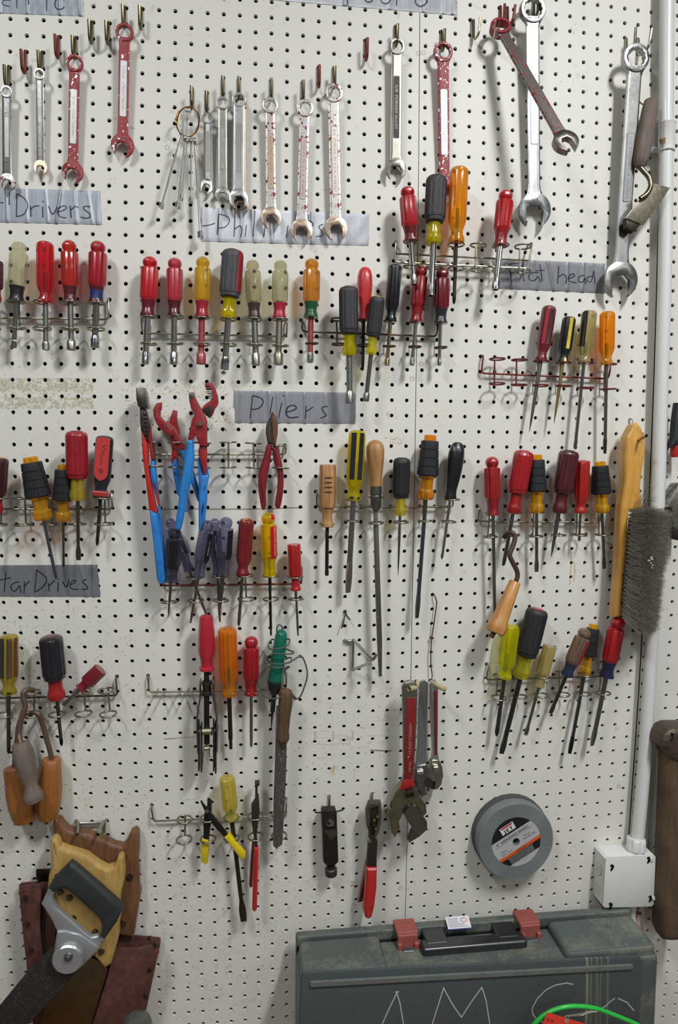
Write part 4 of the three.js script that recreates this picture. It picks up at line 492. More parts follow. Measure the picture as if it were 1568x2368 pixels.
purp({ t: [545, 217], h: [440, 750], p: [373, 1200], R: 72, z: [0.042, 0.03], st: [[0.75, 0.8, 'P:#17161c', 0.2, 0.72]], txt: ['KOBALT 2-1', 0.75, '#b8b6bc', 0.24, 0.68], txtBg: '#17161c', s: { r: 13, tip: 'star', m: M('S:#8f8a80') }, l: 'clear purple screwdriver slanting left with small white lettering' });
purp({ t: [717, 188], h: [682, 725], p: [656, 1080], R: 74, z: [0.044, 0.03], st: [[0.8, 0.9, 'P:#17161c', 0.2, 0.72]], s: { r: 22, tip: 'awl', m: M('S:#84807a') }, l: 'upright clear purple screwdriver with black strip, right of the others' });
{ const d = driver({ c: cJ, t: [910, 200], h: [885, 742], p: [833, 1230], R: 72, k: 'fluted', m: 'P:#7c1c22', nf: 6, s: { r: 15, tip: 'phil', m: M('S:#8a8474') }, l: 'dark red fluted screwdriver with a yellow emblem on its crown' });
  part('yellow_emblem', new THREE.TorusGeometry(d.R * 0.26, d.R * 0.07, 6, 14, 4.4).rotateZ(0.3).rotateX(-0.9).translate(-d.R * 0.1, d.L - d.hl * 0.03, d.R * 0.72), M('P:#d8b818'), d.t); }
driver({ c: cJ, t: [1113, 142], h: [1122, 742], p: [1142, 1318], R: 78, k: 'nut', m: ['T:#e8b400', 'T:#e8c400'], st: [[0.85, 1.3, 'P:#c41a1c', 0.2, 0.72], [0.9, 0.9, 'P:#c41a1c', 0.02, 0.14]], txt: ['TAIWAN CR-V STEEL', 0.75, '#e8c8a0', 0.22, 0.68], txtBg: '#c41a1c', s: { r: 13, tip: 'star', m: M('D:#26262a') }, core: 0.3, l: 'red and yellow translucent screwdriver with black shaft' });
driver({ c: cJ, t: [1360, 447], h: [1380, 885], p: [1400, 1320], R: 63, k: 'square', m: 'P:#a81c1c', s: { r: 11, tip: 'star', m: M('S:#8d8d8d') }, l: 'small flat-topped red screwdriver at the end of the purple set' });
// rack with wooden handles
{ const d = driver({ c: cK, t: [222, 438], h: [215, 985], p: [213, 1420], R: 73, k: 'square', m: WOOD_TAN, nf: 6, s: { r: 16, tr: 17, bl: 80, tip: 'flat', m: M('D:#2b2a2a') }, l: 'short notched wooden handled screwdriver with black blade' });
  part('ferrule', turn(d.L, d.hl, d.R, [[0.8, 0], [0.8, 0.4], [0.82, 0.42], [0.97, 0.4], [0.975, 0.5], [1, 0.5], [1, 0]]), M('S:#a8a290'), d.t);
  for (let i = 0; i < 4; i++) part('notch_line', box(d.R * 0.9, 0.0012, 0.0012, 0, d.L - d.hl * (0.2 + i * 0.075), d.R * 0.99), M('F:#4a321c'), d.t); }
driver({ c: cK, t: [485, 130], h: [447, 747], p: [400, 1570], R: 76, k: 'fluted', m: 'T:#d8c000', nf: 6, rot: 0, st: [[-0.52, 0.68, 'P:#25252a', 0.03, 0.74], [0.52, 0.68, 'P:#25252a', 0.03, 0.74], [-0.4, 0.5, 'P:#1c2028', 0.93, 0.985], [0.6, 0.4, 'P:#1c2028', 0.93, 0.985]], s: { r: 24, tr: 29, bl: 300, tip: 'flat', m: M('S:#b5aaa8'), hex: 1, turn: 0.5 }, core: 0.2, l: 'tall yellow screwdriver with broad black stripes and heavy blade' });
driver({ c: cK, t: [878, 375], h: [867, 882], p: [843, 1418], R: 75, k: 'cushion', m: ['R:#1f1f21', 'T:#d0bc18', 'R:#1f1f21'], s: { r: 12, tip: 'awl', m: M('S:#8f8f92') }, l: 'black cushion grip awl with yellow neck right of the file' });
driver({ c: cK, t: [1130, 177], h: [1082, 738], p: [1010, 1795], R: 92, k: 'ribbed', m: ['R:#1d2024', 'T:#f08c08'], s: { r: 18, tr: 23, bl: 220, tip: 'flat', m: M('S:#767c84') , turn: 0.6 }, core: 0.35, l: 'long bladed ribbed black and amber screwdriver by the board seam' });
driver({ c: cK, t: [1375, 238], h: [1310, 747], p: [1230, 1275], R: 74, k: 'club', m: 'P:#161618', flat: 0.8, s: { r: 13, tip: 'phil', m: M('C:#b9b6ae') }, l: 'glossy black oval screwdriver with slim bright shaft' });
// rack left of the brush
driver({ c: cL, t: [185, 308], h: [187, 736], p: [207, 1545], R: 58, k: 'nut', m: ['P:#9c1c20', 'P:#8a1c28'], s: { r: 13, tip: 'phil', m: M('S:#8b8f93') }, l: 'red ball-topped screwdriver with a very long shaft' });
driver({ c: cL, t: [427, 262], h: [348, 722], p: [270, 1120], R: 73, k: 'cushion', m: ['P:#a81c24', 'P:#981c1c', 'P:#a81c24'], z: [0.036, 0.026], s: { r: 14, tip: 'phil', m: M('S:#7f8286') }, l: 'bright red cushion grip screwdriver leaning right, with a round nub on top' });
driver({ c: cL, t: [517, 293], h: [517, 722], p: [517, 1165], R: 70, k: 'ribbed', m: ['R:#1f2226', 'T:#eca008'], s: { r: 12, tr: 16, bl: 110, tip: 'flat', m: M('S:#8a8a8c') }, core: 0.4, l: 'ribbed black and amber screwdriver right of the bright red cushion grip' });
driver({ c: cL, t: [762, 260], h: [685, 722], p: [625, 1055], R: 74, k: 'cushion', m: ['P:#501a22', 'P:#5a1820', 'P:#3c1c20'], z: [0.036, 0.026], s: { r: 15, tip: 'awl', m: M('S:#85878a') }, l: 'dark maroon cushion grip awl leaning right' });
driver({ c: cL, t: [860, 332], h: [838, 724], p: [833, 935], R: 55, k: 'fluted', m: 'P:#a82018', nf: 6, s: { r: 9, tr: 10, tip: 'flat', m: WORN }, l: 'short red screwdriver with brownish ball end' });
driver({ c: cL, t: [988, 343], h: [1005, 722], p: [1020, 1142], R: 70, k: 'ribbed', m: ['R:#17171a', 'T:#f0a80c'], s: { r: 11, tr: 15, bl: 110, tip: 'flat', m: M('S:#7d7e80') }, core: 0.4, l: 'ribbed black and amber screwdriver beside the brush handle' });
// rack at the lower left
driver({ c: cN, t: [95, 120], h: [85, 742], p: [90, 1382], R: 93, k: 'fluted', m: 'T:#b09a1c', nf: 6, rot: 0, st: [[-0.55, 0.7, 'P:#34332c', 0.03, 0.72], [0.35, 0.65, 'P:#5a4630', 0.03, 0.72], [1.1, 0.4, 'P:#6e3c28', 0.03, 0.7], [-0.7, 0.45, 'P:#25231f', 0.92, 0.985], [0.35, 0.5, 'P:#25231f', 0.92, 0.985]], s: { r: 20, tip: 'phil', m: M('S:#77736c') }, l: 'grimy yellow screwdriver with dark brown stripes' });
driver({ c: cN, t: [532, 135], h: [585, 796], p: [650, 1300], R: 120, k: 'cushion', m: ['P:#201e24', 'P:#a01c1c', 'P:#5a1a20'], s: { r: 18, tip: 'phil', m: M('S:#6e6c6a'), sm: BLACKENED }, z: [0.036, 0.03], l: 'black and red cushion grip screwdriver with red neck' });
driver({ c: cN, t: [1062, 490], h: [818, 668], p: [662, 872], R: 78, k: 'square', m: 'P:#7e1c2a', nf: 6, z: [0.034, 0.04], s: { r: 20, tr: 22, bl: 140, tip: 'flat', m: M('S:#9a9a94') }, l: 'stubby dark red screwdriver lying across a ring' });
// peg pair rack
driver({ c: cO, t: [747, 187], h: [763, 790], p: [780, 1270], R: 83, k: 'fluted', m: 'T:#ee7c06', nf: 12, s: { r: 19, tip: 'star', m: M('D:#3a3632'), hex: 1 }, core: 0.4, z: [0.026, 0.022], l: 'fat amber screwdriver with thick dark shaft' });
driver({ c: cO, t: [960, 275], h: [960, 782], p: [960, 1250], R: 72, k: 'nut', m: ['P:#9c1620', 'P:#981820'], z: [0.026, 0.022], s: { r: 14, tr: 12, tip: 'flat', m: M('S:#9c9a8e') }, l: 'red ball-topped screwdriver left of the green test lamp' });
// wire strippers rack
driver({ c: cP, t: [780, 138], h: [825, 532], p: [940, 1490], R: 70, k: 'fluted', m: 'T:#d8c440', nf: 8, s: { r: 20, tr: 32, bl: 260, tip: 'flat', m: M('D:#34302a') }, core: 0.2, l: 'scuffed pale yellow screwdriver with long black blade' });
// rack above the grinding wheel
driver({ c: cM, t: [305, 207], h: [250, 612], p: [190, 1060], R: 66, k: 'fluted', m: 'T:#e0dc00', s: { r: 16, tip: 'phil', m: M('S:#6a6a6a') }, core: 0.45, l: 'lemon yellow clear screwdriver behind the wooden crank handle' });
driver({ c: cM, t: [505, 88], h: [385, 610], p: [228, 1190], R: 82, k: 'cushion', m: ['R:#26262a', 'T:#c8bc10', 'P:#8a1c28'], st: [[1.4, 0.9, 'R:#7c1a22', 0.02, 0.6]], z: [0.036, 0.026], s: { r: 18, tr: 20, bl: 130, tip: 'flat', m: M('S:#5d5d5c') }, core: 0.3, l: 'large black and red cushion grip screwdriver leaning right' });
driver({ c: cM, t: [597, 372], h: [515, 682], p: [412, 1050], R: 52, k: 'square', m: 'T:#b8a458', nf: 6, st: [[-0.1, 0.6, 'P:#b8342e', 0.08, 0.64]], s: { r: 11, tr: 15, bl: 90, tip: 'flat', m: M('S:#8a8a84') }, l: 'small smoky clear screwdriver with red stripe' });
driver({ c: cM, t: [930, 207], h: [865, 592], p: [745, 1190], R: 58, k: 'ribbed', m: ['R:#1e1e22', 'T:#f0a80c'], z: [0.018, 0.026], s: { r: 13, tr: 15, bl: 150, tip: 'flat', m: M('S:#707074'), sm: BLACKENED }, core: 0.4, l: 'ribbed black and amber screwdriver behind the one with blue collar and brown ball' });
driver({ c: cM, t: [872, 242], h: [738, 592], p: [600, 885], R: 58, k: 'nut', m: ['T:#8c6a54', 'P:#22304c'], st: [[0.6, 0.75, 'P:#b01c20', 0.2, 0.72]], z: [0.058, 0.03], s: { r: 13, tr: 15, tip: 'flat', m: M('S:#6b6552') }, l: 'brownish clear screwdriver with red stripe and blue collar' });
driver({ c: cM, t: [1118, 155], h: [1035, 602], p: [915, 1130], R: 64, k: 'nut', m: ['P:#a8161e', 'P:#1e2142'], nf: 6, z: [0.04, 0.026], s: { r: 17, tr: 20, bl: 130, tip: 'flat', m: M('S:#8f8e8a'), turn: 0.4 }, l: 'large red hexagonal screwdriver with navy collar below the brush' });
// ---------- other tools: built of flat-cut, turned and bent parts ----------
function tool(name, label, cat, at, group) {
  const t = thing(name, label, cat, group), org = at; t.position.copy(org);
  const P = (c, x, y, z) => W(...c(x, y), z).sub(org);
  const self = { t, P, org,
    plate(nm, c, pts, z, th, mat, o = {}) {
      const to2 = (q) => q.map(([x, y]) => { const p = P(c, x, y, z); return new THREE.Vector2(p.x, p.y); }), spl = (v) => o.smooth ? new THREE.SplineCurve([...v, v[0]]).getPoints(v.length * 6).slice(0, -1) : v;
      const sh = new THREE.Shape(spl(to2(pts))); for (const h of o.holes ?? []) sh.holes.push(new THREE.Path(spl(to2(h))));
      const b = o.b ?? Math.min(0.0016, th * 0.25), g = crease(new THREE.ExtrudeGeometry(sh, { depth: Math.max(1e-4, th - 2 * b), bevelEnabled: true, bevelThickness: b, bevelSize: b, bevelOffset: -b, bevelSegments: o.bs ?? 2 }).translate(0, 0, z - org.z - th + b), 0.55);
      if (!o.print) planar(g);
      if (o.print) { const p = g.attributes.position, u = g.attributes.uv; g.computeBoundingBox(); const B = g.boundingBox; for (let i = 0; i < u.count; i++) u.setXY(i, (p.getX(i) - B.min.x) / (B.max.x - B.min.x), (p.getY(i) - B.min.y) / (B.max.y - B.min.y)); self.map = (x, y) => { const q = P(c, x, y, z); return [(q.x - B.min.x) / (B.max.x - B.min.x), 1 - (q.y - B.min.y) / (B.max.y - B.min.y)]; }; }
      return part(nm, g, typeof mat === 'function' ? mat(self.map) : mat, o.parent ?? t);
    },
    turned(nm, c, a, za, b, zb, R, prof, mat, nf = 0, dep = 0, parent = t) {
      const d = new THREE.Group(), flat = Math.hypot(a[0] - b[0], a[1] - b[1]) < 1.5;   // short studs stand square to the board
      let fr; if (flat) { const p = W(...c(...a), za); d.position.set(p.x, p.y, zb); d.rotation.x = Math.PI / 2; fr = { len: za - zb, s: mpp(p) }; } else fr = frame(c(...a), za, c(...b), zb, d); d.updateMatrix();
      return part(nm, turn(fr.len, fr.len, R * fr.s / c.s, prof, nf, dep).applyMatrix4(d.matrix).translate(-org.x, -org.y, -org.z), mat, parent);
    },
    rod(nm, c, pts, r, mat, curved = true, parent = t) { const v = pts.map(([x, y, z]) => P(c, x, y, z)); return part(nm, curved ? smooth(v, r, v.length * 8, 8) : wire(v, r, 0.005, 8), mat, parent); },
  };
  return self;
}
const rod01 = [[0, 0], [0, 1], [1, 1], [1, 0]];
const knob = [[0, 0], [0.02, 0.5], [0.08, 0.86], [0.2, 1], [0.45, 0.96], [0.7, 0.78], [0.85, 0.72], [0.93, 0.8], [0.985, 0.78], [1, 0.6], [1, 0]];
const RED_DIP = M('P:#a81c1c'), BLUE_DIP = M('P:#2a7fd0'), BLUE_DIP2 = M('P:#2c86d8'), PLIER_RED = paintMat([142, 24, 30], [70, 60, 58], 0.93, 51);
// blue and red water pump pliers
{ const T = tool('water_pump_pliers', 'long water pump pliers seen edge-on, red and blue dipped handles', 'pliers', W(...cI(280, 1790), 0.03), 'pliers on the wire rack');
  T.plate('jaw', cI, [[52, 102], [70, 95], [118, 95], [135, 135], [157, 268], [130, 278], [70, 262], [56, 200]], 0.052, 0.03, M('S:#7d7a76'));
  T.plate('toothed_slide', cI, [[84, 262], [132, 270], [168, 420], [158, 560], [130, 560], [96, 470], [88, 400]], 0.046, 0.02, paintMat([92, 42, 42], [90, 86, 82], 0.4, 52));
  for (let i = 0; i < 7; i++) T.plate('tooth', cI, [[116 + i * 4, 318 + i * 36], [146 + i * 3, 326 + i * 36], [144 + i * 3, 340 + i * 36], [118 + i * 4, 336 + i * 36]], 0.0475, 0.003, BLACKENED);
  T.plate('rear_arm', cI, [[150, 400], [178, 430], [190, 560], [214, 722], [184, 724], [160, 560]], 0.04, 0.012, PLIER_RED);
  T.plate('front_arm', cI, [[98, 470], [140, 520], [154, 600], [160, 780], [170, 862], [236, 1180], [168, 1160], [130, 850], [110, 700]], 0.046, 0.016, M('P:#c02a24'));
  T.plate('blue_grip', cI, [[164, 1152], [198, 1168], [238, 1190], [272, 1400], [302, 1620], [307, 1760], [285, 1797], [248, 1792], [230, 1745], [198, 1420]], 0.048, 0.02, BLUE_DIP, { b: 0.004, bs: 3 });
  T.plate('rear_grip', cI, [[182, 722], [214, 724], [232, 880], [258, 1118], [240, 1112], [178, 880], [168, 800]], 0.038, 0.014, BLUE_DIP, { b: 0.003 });
  T.plate('rear_grip', cI, [[222, 900], [240, 985], [257, 1118], [240, 1112]], 0.0395, 0.014, M('P:#a82420'), { b: 0.003 });
  T.plate('rear_grip', cI, [[238, 1116], [259, 1118], [306, 1560], [304, 1690], [272, 1500]], 0.038, 0.014, BLUE_DIP, { b: 0.003 }); }
{ const T = tool('water_pump_pliers', 'small red jawed water pump pliers with open jaws and blue handles', 'pliers', W(...cI(490, 1170), 0.02), 'pliers on the wire rack');
  T.plate('hooked_jaw', cI, [[203, 340], [203, 285], [220, 245], [240, 228], [275, 226], [272, 285], [262, 300], [262, 345], [300, 385], [340, 400], [392, 440], [440, 540], [472, 632], [430, 640], [385, 560], [345, 516], [300, 480], [265, 458], [225, 400]], 0.034, 0.01, PLIER_RED, { holes: [[[278, 412], [320, 420], [332, 462], [318, 470], [282, 440]]] });
  T.plate('upper_jaw', cI, [[345, 362], [362, 320], [372, 290], [408, 298], [405, 362], [428, 480], [425, 520], [395, 455], [345, 408]], 0.024, 0.01, PLIER_RED);
  T.turned('pivot_bolt', cI, [364, 492], 0.042, [364, 493], 0.03, 22, rod01, M('D:#8a2a2a'), 6, 0.06);
  T.plate('lower_arm', cI, [[345, 512], [402, 545], [418, 745], [408, 750], [390, 695], [362, 756], [356, 720], [364, 600]], 0.026, 0.01, M('P:#a02024'));
  T.plate('blue_grip', cI, [[360, 756], [390, 700], [420, 748], [440, 940], [490, 1090], [498, 1165], [480, 1176], [450, 1110], [400, 1000], [378, 880]], 0.027, 0.013, BLUE_DIP, { b: 0.004, bs: 3 });
  T.plate('blue_grip', cI, [[428, 632], [475, 632], [540, 785], [585, 930], [626, 1070], [612, 1096], [586, 1082], [545, 970], [500, 865], [465, 745]], 0.035, 0.013, BLUE_DIP2, { b: 0.004, bs: 3 }); }
{ const T = tool('water_pump_pliers', 'large red jawed water pump pliers with toothed jaw, blue handle hanging over the purple screwdrivers', 'pliers', W(...cI(415, 1330), 0.04), 'pliers on the wire rack');
  T.plate('toothed_jaw', cI, [[645, 62], [675, 54], [702, 56], [735, 95], [760, 170], [764, 225], [752, 255], [735, 275], [715, 330], [690, 362], [652, 332], [618, 285], [640, 250], [690, 212], [712, 188], [704, 112], [655, 110]], 0.05, 0.014, PLIER_RED);
  for (let i = 0; i < 8; i++) T.plate('tooth', cI, [[652 + i * 4, 84 + i * 15], [690 + i * 4, 80 + i * 15], [692 + i * 4, 88 + i * 15], [655 + i * 4, 92 + i * 15]], 0.0515, 0.004, i % 2 ? STEEL : DARK);
  T.plate('ratchet_face', cI, [[628, 286], [690, 248], [722, 290], [690, 352], [655, 330]], 0.052, 0.004, M('D:#3a3230'));
  T.plate('fixed_jaw', cI, [[508, 142], [556, 140], [562, 175], [602, 255], [640, 320], [667, 385], [667, 605], [602, 602], [580, 540], [560, 500], [548, 562], [500, 545], [520, 460], [535, 372], [560, 335], [528, 275], [512, 205]], 0.056, 0.012, PLIER_RED);
  T.plate('steel_jaw_face', cI, [[510, 140], [557, 138], [560, 170], [545, 200], [514, 195]], 0.0565, 0.006, M('S:#85807c'));
  T.turned('pivot_bolt', cI, [610, 410], 0.064, [610, 411], 0.05, 20, rod01, M('S:#8f8782'), 6, 0.06);
  T.plate('right_arm', cI, [[600, 600], [667, 600], [667, 745], [655, 840], [640, 845], [600, 695], [590, 655]], 0.05, 0.01, M('P:#9c1e22'));
  T.plate('blue_grip', cI, [[592, 700], [602, 698], [640, 845], [657, 842], [667, 748], [668, 1060], [650, 1240], [625, 1330], [606, 1345], [594, 1325], [592, 1100]], 0.046, 0.014, BLUE_DIP, { b: 0.0045, bs: 3 });
  T.plate('blue_grip', cI, [[498, 552], [548, 545], [556, 700], [532, 885], [494, 1040], [462, 1230], [440, 1325], [415, 1338], [394, 1322], [390, 1285], [418, 1080], [442, 900], [478, 655]], 0.07, 0.016, BLUE_DIP2, { b: 0.005, bs: 3 }); }
{ const T = tool('diagonal_cutters', 'rusty jawed diagonal cutters with curved dark red handles', 'pliers', W(...cI(1215, 1150), 0.02), 'pliers on the wire rack');
  T.plate('jaw', cI, [[1232, 304], [1212, 350], [1178, 420], [1174, 488], [1192, 585], [1242, 585], [1240, 500], [1224, 440], [1220, 380]], 0.034, 0.011, M('D:#4c4540'), { b: 0.003, bs: 3 });
  T.plate('jaw', cI, [[1232, 304], [1262, 345], [1280, 410], [1279, 490], [1262, 590], [1234, 588], [1226, 500], [1220, 430], [1222, 370]], 0.036, 0.011, paintMat([104, 66, 44], [92, 86, 80], 0.6, 53), { b: 0.003, bs: 3 });
  T.plate('handle', cI, [[1182, 588], [1228, 590], [1214, 740], [1186, 900], [1176, 1010], [1180, 1105], [1170, 1148], [1155, 1157], [1134, 1128], [1110, 970], [1114, 830], [1156, 690]], 0.035, 0.014, M('P:#7e2028'), { b: 0.005, bs: 3, smooth: true });
  T.plate('handle', cI, [[1226, 618], [1266, 592], [1308, 715], [1331, 850], [1326, 1000], [1302, 1128], [1278, 1146], [1254, 1112], [1274, 970], [1276, 850], [1244, 725]], 0.035, 0.014, M('P:#7e2028'), { b: 0.005, bs: 3, smooth: true }); }
// file in a turned wooden handle
{ const T = tool('file', 'long rust-spotted file in a bulbous wooden handle with grey ferrule', 'file', W(...cK(688, 2313), 0.02));
  T.turned('wooden_handle', cK, [640, 218], 0.038, [646, 625], 0.034, 81, [[0, 0], [0.008, 0.3], [0.05, 0.68], [0.13, 0.92], [0.24, 1], [0.4, 0.97], [0.65, 0.82], [0.85, 0.68], [1, 0.66], [1, 0]], WOOD_TAN);
  T.turned('ferrule', cK, [646, 622], 0.034, [648, 842], 0.033, 52, [[0, 0], [0, 1], [0.35, 1.02], [0.37, 0.92], [0.4, 0.92], [0.42, 0.98], [0.85, 0.94], [1, 0.6], [1, 0]], M('S:#8f918f'));
  T.plate('blade', cK, [[630, 830], [664, 830], [672, 1000], [688, 1500], [704, 2000], [702, 2313], [676, 2313], [660, 2000], [640, 1400], [630, 1000]], 0.032, 0.006, RUST_BAR, { b: 0.001 }); }
// red handled press tool with side arms
{ const T = tool('spring_compressor', 'red handled spring compressor with black screw and four thin side arms', 'puller', W(...cY8(390, 2080), 0.02)), c = cY8;
  T.turned('handle', cO, [563, 95], 0.04, [565, 572], 0.034, 76, PROF.taper[0][2], M('P:#b82438'));
  T.turned('screw', c, [388, 80], 0.034, [395, 1475], 0.034, 50, [[0, 0], [0, 1], [0.985, 1], [1, 0.85], [1, 0]], M('D:#2c2a2b'));
  T.turned('collar', c, [395, 290], 0.034, [395, 540], 0.034, 92, [[0, 0], [0, 1], [0.22, 1.02], [0.24, 0.85], [0.75, 0.85], [0.8, 1], [1, 0.95], [1, 0]], M('D:#3b3939'));
  for (const s of [[[265, 300], [265, 620], [228, 800], [205, 1000], [212, 1300], [225, 1660]], [[515, 250], [515, 600], [560, 880], [582, 1000], [585, 1300], [580, 1650]]]) T.plate('side_arm', c, [...s.map(([x, y]) => [x - 16, y]), ...s.slice().reverse().map(([x, y]) => [x + 16, y])], 0.044, 0.02, M('S:#86847a'));
  for (const [x, a, b, z] of [[236, 1075, 2000, 0.046], [285, 1120, 2020, 0.04], [518, 1055, 2005, 0.046], [556, 1090, 2045, 0.04]]) T.plate('claw_blade', c, [[x - 13, a], [x + 13, a], [x + 18, b], [x - 10, b]], z, 0.018, M('D:#3c3836'));
  for (const [y, w, r] of [[1235, 85, 66], [1560, 45, 46]]) { T.turned('roller', c, [395 - w, y], 0.04, [395 + w, y - 6], 0.04, r, rod01, M('S:#c4bfa2')); T.turned('roller_flange', c, [395 - w * 1.25, y], 0.04, [395 - w, y], 0.04, r * 1.15, rod01, DARK); T.turned('roller_flange', c, [395 + w, y], 0.04, [395 + w * 1.25, y], 0.04, r * 1.15, rod01, DARK); }
  for (const [x, y] of [[245, 1238], [545, 1220], [265, 320], [520, 320], [600, 1225]]) T.turned('pin', c, [x, y], 0.052, [x, y + 1], 0.03, 17, rod01, M('S:#b8b6ac'));
  T.rod('spring_clip', c, [[325, 1620, 0.036], [330, 1700, 0.036], [315, 1780, 0.036], [325, 1830, 0.036]], 0.0007, STEEL); T.rod('spring_clip', c, [[440, 1620, 0.036], [445, 1710, 0.036], [480, 1725, 0.036]], 0.0007, STEEL); }
// green circuit tester with its lead
{ const T = tool('circuit_tester', 'green circuit test lamp with a grey lead coiled round it', 'tester', W(...cO(1135, 1105), 0.02)), c = cO;
  T.turned('lens_body', c, [1232, 212], 0.034, [1172, 668], 0.03, 68, [[0, 0], [0.01, 0.35], [0.05, 0.66], [0.12, 0.8], [0.3, 0.86], [0.7, 0.97], [0.97, 1.04], [1, 1.04], [1, 0]], M('T:#0c8060'), 8, 0.03);
  T.turned('black_collar', c, [1173, 660], 0.03, [1163, 785], 0.03, 72, [[0, 0], [0, 1], [0.5, 0.86], [0.9, 0.62], [1, 0.4], [1, 0]], M('P:#17171a'));
  T.turned('stem', c, [1163, 780], 0.03, [1148, 935], 0.028, 22, rod01, M('P:#1c1c1e')); T.turned('probe', c, [1148, 930], 0.028, [1135, 1105], 0.024, 12, [[0, 0], [0, 1], [0.4, 0.7], [1, 0.1], [1, 0]], M('D:#3a3026'));
  T.rod('lead', c, [[1240, 215, 0.034], [1222, 175, 0.036], [1196, 175, 0.036], [1186, 230, 0.034], [1240, 300, 0.012], [1300, 300, 0.03], [1270, 360, 0.05], [1150, 390, 0.05], [1110, 360, 0.03], [1150, 300, 0.012], [1260, 380, 0.012], [1338, 415, 0.035], [1290, 430, 0.052], [1150, 430, 0.052], [1105, 480, 0.03], [1180, 520, 0.014], [1300, 460, 0.025], [1308, 500, 0.045], [1200, 520, 0.054], [1085, 500, 0.04], [1100, 450, 0.02], [1240, 560, 0.014], [1295, 540, 0.04], [1180, 555, 0.054], [1110, 540, 0.045], [1040, 620, 0.04], [1018, 680, 0.04], [1060, 780, 0.04], [1150, 825, 0.05], [1225, 810, 0.052]], 0.0013, M('R:#57585a'));
  T.rod('lead', c, [[1240, 525, 0.052], [1320, 490, 0.045], [1400, 450, 0.04], [1440, 520, 0.036], [1456, 610, 0.036], [1430, 720, 0.036], [1385, 815, 0.036], [1350, 828, 0.036]], 0.0014, M('R:#57585a'));
  T.turned('clip', c, [1320, 790], 0.036, [1355, 830], 0.036, 14, rod01, M('S:#8f8a7a')); }
// rasp with a wooden handle
{ const T = tool('rasp', 'grey flat rasp hanging by the rack ring with a worn brown wooden handle', 'file', W(...cP(1250, 815), 0.03));
  T.turned('wooden_handle', cO, [1272, 738], 0.04, [1235, 1205], 0.04, 62, [[0, 0], [0.01, 0.55], [0.04, 0.85], [0.12, 1], [0.35, 0.96], [0.6, 0.86], [0.8, 0.84], [0.9, 0.98], [0.96, 0.92], [1, 0.7], [1, 0]], woodMat([120, 90, 50], [58, 42, 30], 68, 0.7, 0.05));
  T.turned('tang', cO, [1236, 1195], 0.04, [1238, 1260], 0.04, 26, rod01, M('S:#8a8256'));
  T.plate('blade', cP, [[1243, -505], [1345, -520], [1338, 0], [1322, 400], [1298, 780], [1265, 800], [1245, 822], [1212, 790], [1216, 400], [1230, 0]], 0.042, 0.006, paintMat([96, 92, 86], [132, 130, 126], 0.35, 54), { b: 0.0012 }); }
// yellow wire strippers
{ const T = tool('wire_strippers', 'black wire strippers with yellow dipped handles, jaws open', 'pliers', W(...cP(580, 968), 0.03)), c = cP;
  T.plate('arm', c, [[600, 350], [618, 348], [642, 372], [640, 470], [632, 600], [616, 738], [565, 722], [565, 560], [578, 450], [600, 420]], 0.03, 0.004, M('D:#2c2a28'));
  T.plate('handle', c, [[550, 728], [612, 736], [610, 850], [606, 955], [582, 968], [545, 945], [538, 830]], 0.032, 0.009, M('P:#d8c018'), { b: 0.003 });
  T.plate('arm', c, [[535, 378], [548, 370], [562, 395], [625, 470], [795, 682], [758, 712], [640, 580], [565, 445]], 0.036, 0.004, M('D:#2c2a28'));
  T.plate('handle', c, [[757, 718], [808, 672], [880, 770], [958, 862], [955, 905], [925, 922], [895, 900]], 0.039, 0.011, M('P:#e4cc14'), { b: 0.0035, bs: 3 });
  T.turned('pivot_bolt', c, [596, 470], 0.038, [596, 471], 0.026, 16, rod01, STEEL); }
{ const T = tool('snap_ring_pliers', 'slim dark pliers seen edge-on with long red dipped handles, next to the rasp blade', 'pliers', W(...cP(1035, 1410), 0.02)), c = cP;
  T.plate('jaws', c, [[1042, 216], [1088, 210], [1086, 232], [1070, 240], [1066, 330], [1080, 345], [1088, 480], [1072, 600], [1062, 700], [1068, 808], [1040, 805], [1030, 690], [1012, 580], [1010, 430], [1045, 380], [1046, 240]], 0.036, 0.016, M('D:#3f3a36'));
  T.plate('handle', c, [[1018, 745], [1040, 745], [1030, 950], [1020, 1175], [1004, 1188], [988, 1165], [1000, 950]], 0.024, 0.01, M('P:#7c1a1c'), { b: 0.003 });
  T.plate('handle', c, [[1038, 806], [1074, 806], [1074, 1000], [1062, 1390], [1040, 1413], [1018, 1392], [1024, 1100]], 0.038, 0.014, M('P:#c4241e'), { b: 0.004, bs: 3 }); }
